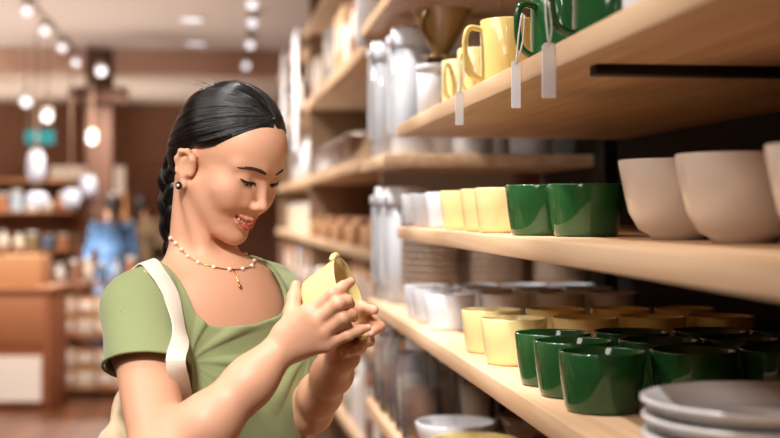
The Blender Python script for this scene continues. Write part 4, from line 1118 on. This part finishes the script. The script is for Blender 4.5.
# ---------------------------------------------------------------- necklace
nk = MB(); gold = mat('gold', 'D8A860', .25, metal=1)
pts = []
for i in range(61):
    a = -PI * .80 + 2 * PI * .80 * i / 60           # 0 = front
    rr = .064 + .012 * max(0, math.cos(a)); zz = .043 - .052 * (.5 + .5 * math.cos(a)) ** 1.3
    p = T(.0 + rr * math.cos(a) * 1.25, rr * math.sin(a) * 1.25, zz)
    o_ = BF * math.cos(a) + BL * math.sin(a)
    p = T(0, 0, zz) + o_ * .10
    for it in range(40):
        dd = float(body.eval(p[None])[0]) - .0016
        if abs(dd) < 1e-4: break
        p = p - (o_ * .9 - UP * .0) * dd * .8
    pts.append(p)
pts = [np.array(p) for p in pts]
for _ in range(3):
    pts = [pts[0]] + [(pts[i - 1] + 2 * pts[i] + pts[i + 1]) / 4 for i in range(1, 60)] + [pts[-1]]
nk.tube(pts, .0009, 6)
neck = nk.build('necklace', gold, None, smooth=True)
tag(neck, 'thin gold chain necklace with small pearls round the neck', 'necklace')
pm = mat('pearl', 'E9D9CC', .2)
for i in range(4, 58, 4):
    m = MB(); m.ball(pts[i], .0033, 12, 8); m.build('pearl', pm, neck, smooth=True)
dps = [pts[29]]
for k in (1, 2, 3):
    p = pts[29] - UP * .008 * k + BF * .03
    for it in range(40):
        dd = float(body.eval(p[None])[0]) - .0018
        if abs(dd) < 1e-4: break
        p = p - BF * dd * .8
    dps.append(p)
m = MB(); m.tube(dps, .0010, 6); m.ball(dps[-1], .0030, 12, 8); m.build('pendant', gold, neck, smooth=True)
# ---------------------------------------------------------------- the bowl she holds
def lathe_bowl(name, prof, m, R=None, c=(0, 0, 0), n=64):
    mb = MB(); mb.lathe(prof, n, c, close=True, R=R); return mb.build(name, m, None, smooth=True)
CUP = W(350.5, 296, 1.742)
ax = cvec(.93 * .965, -.20, .33); ax /= np.linalg.norm(ax)
u_ = np.cross(ax, cvec(0, 1, 0)); u_ /= np.linalg.norm(u_); v_ = np.cross(ax, u_)
RB = np.stack([u_, v_, ax], 1)
hgt = .056; rr0, rr1 = .0405, .0560
prof = [(0.0005, 0), (.034, 0), (.0385, .0015), (rr0 + .001, .006), (rr0 + .0045, .018), (rr1 - .0055, .040), (rr1 - .0005, hgt - .003), (rr1 + .0006, hgt - .001), (rr1 - .0005, hgt + .0008), (rr1 - .003, hgt),
        (rr1 - .0085, .040), (rr0 + .0005, .018), (rr0 - .004, .008), (.030, .0050), (.0005, .0045)]
yel = mat('yellow_glaze', 'EBD68F', .16, coat=.4, noise=.02, nscale=8)
mb = MB(); mb.lathe([(r_, z - hgt) for r_, z in prof], 72, CUP, close=True, R=RB)
bowl = mb.build('bowl', yel, None, smooth=True); tag(bowl, 'pale yellow two-handled bowl held in the woman\'s hands', 'bowl')
for sgn, an in ((1, 0), (-1, 0)):
    e = -v_ if abs(v_ @ UP) > abs(u_ @ UP) else u_
    e = e * (1 if e @ UP > 0 else -1); e = e * sgn; side = np.cross(ax, e)
    pts2 = [CUP + e * (rr1 + .0045 * math.sin(t) - .003) + side * .016 * math.cos(t) - ax * (.003 - .002 * math.sin(t)) for t in np.linspace(0, PI, 12)]
    m = MB(); m.tube(pts2, [.0040 + .0010 * math.sin(t) for t in np.linspace(0, PI, 12)], 12)
    m.build('handle', yel, bowl, smooth=True)
# ================================================================ light
w = bpy.data.worlds.new('world'); scene.world = w; w.use_nodes = True
bg = w.node_tree.nodes['Background']; bg.inputs[0].default_value = srgb('F0CDB0'); bg.inputs[1].default_value = .08
# track spots over the aisle near the woman and the shelf
for (x, y, tx, ty, tz, e, an) in ((-.30, 2.25, .50, 2.2, 1.3, 200, 42), (-.30, 2.95, .50, 2.95, 1.3, 160, 42), (-.45, 3.65, .50, 3.6, 1.2, 150, 48), (-.30, 1.5, .50, 1.5, 1.2, 85, 42), (-.30, .8, .50, .95, 1.2, 38, 42)):
    spot((x, y, CH - .12), (tx, ty, tz), e, .035, an, .7, (1, .97, .96))
def fill_panel(x, y, e, sx, sy, c):  # added area lights out of view, soft fill for shelf and woman
    l = bpy.data.lights.new('fill_panel', 'AREA'); l.shape = 'RECTANGLE'; l.size = sx; l.size_y = sy; l.energy = e; l.color = c
    o = bpy.data.objects.new('fill_area', l); col.objects.link(o); o.location = (x, y, CH - .03); o.rotation_euler = (0, 0, 0); return o
fill_panel(-1.7, 1.2, 62, .9, 3.0, (1, .93, .87)); fill_panel(-1.7, -1.6, 30, .9, 1.2, (1, .93, .87))
spot((-.45, .25, CH - .35), (-.06, 1.85, 1.38), 235, .13, 30, .7, (1, .97, .94))
for (x, y, e) in ((-.5, 5.8, 200), (-.5, 8.5, 280), (-2.5, 7.5, 260), (-2.5, 11, 450), (-4.5, 9.5, 350), (-1.0, 12.5, 400), (-5.5, 12.5, 450)):
    spot((x, y, CH - .12), (x, y, 0), e, .10, 150, .5, (1, .92, .84))
# added upward spots without fixtures, to brighten the ceiling at the back
for (x, y, z, e) in ((-1.0, 8, .6, 130), (-3.0, 8.5, .6, 130), (-1.2, 11.5, .6, 150), (-3.2, 11.8, .6, 150), (-5.2, 11.5, .6, 150), (-1.2, 15.3, .9, 150), (-3.6, 15.6, 1.0, 150), (-5.6, 15.4, 1.0, 150)):
    spot((x, y, z), (x, y, 4), e, .20, 150, .9, (1, .94, .88))
v = scene.view_settings; v.view_transform = 'Standard'; v.look = 'None'; v.gamma = 1; v.use_curve_mapping = False; v.exposure = 0
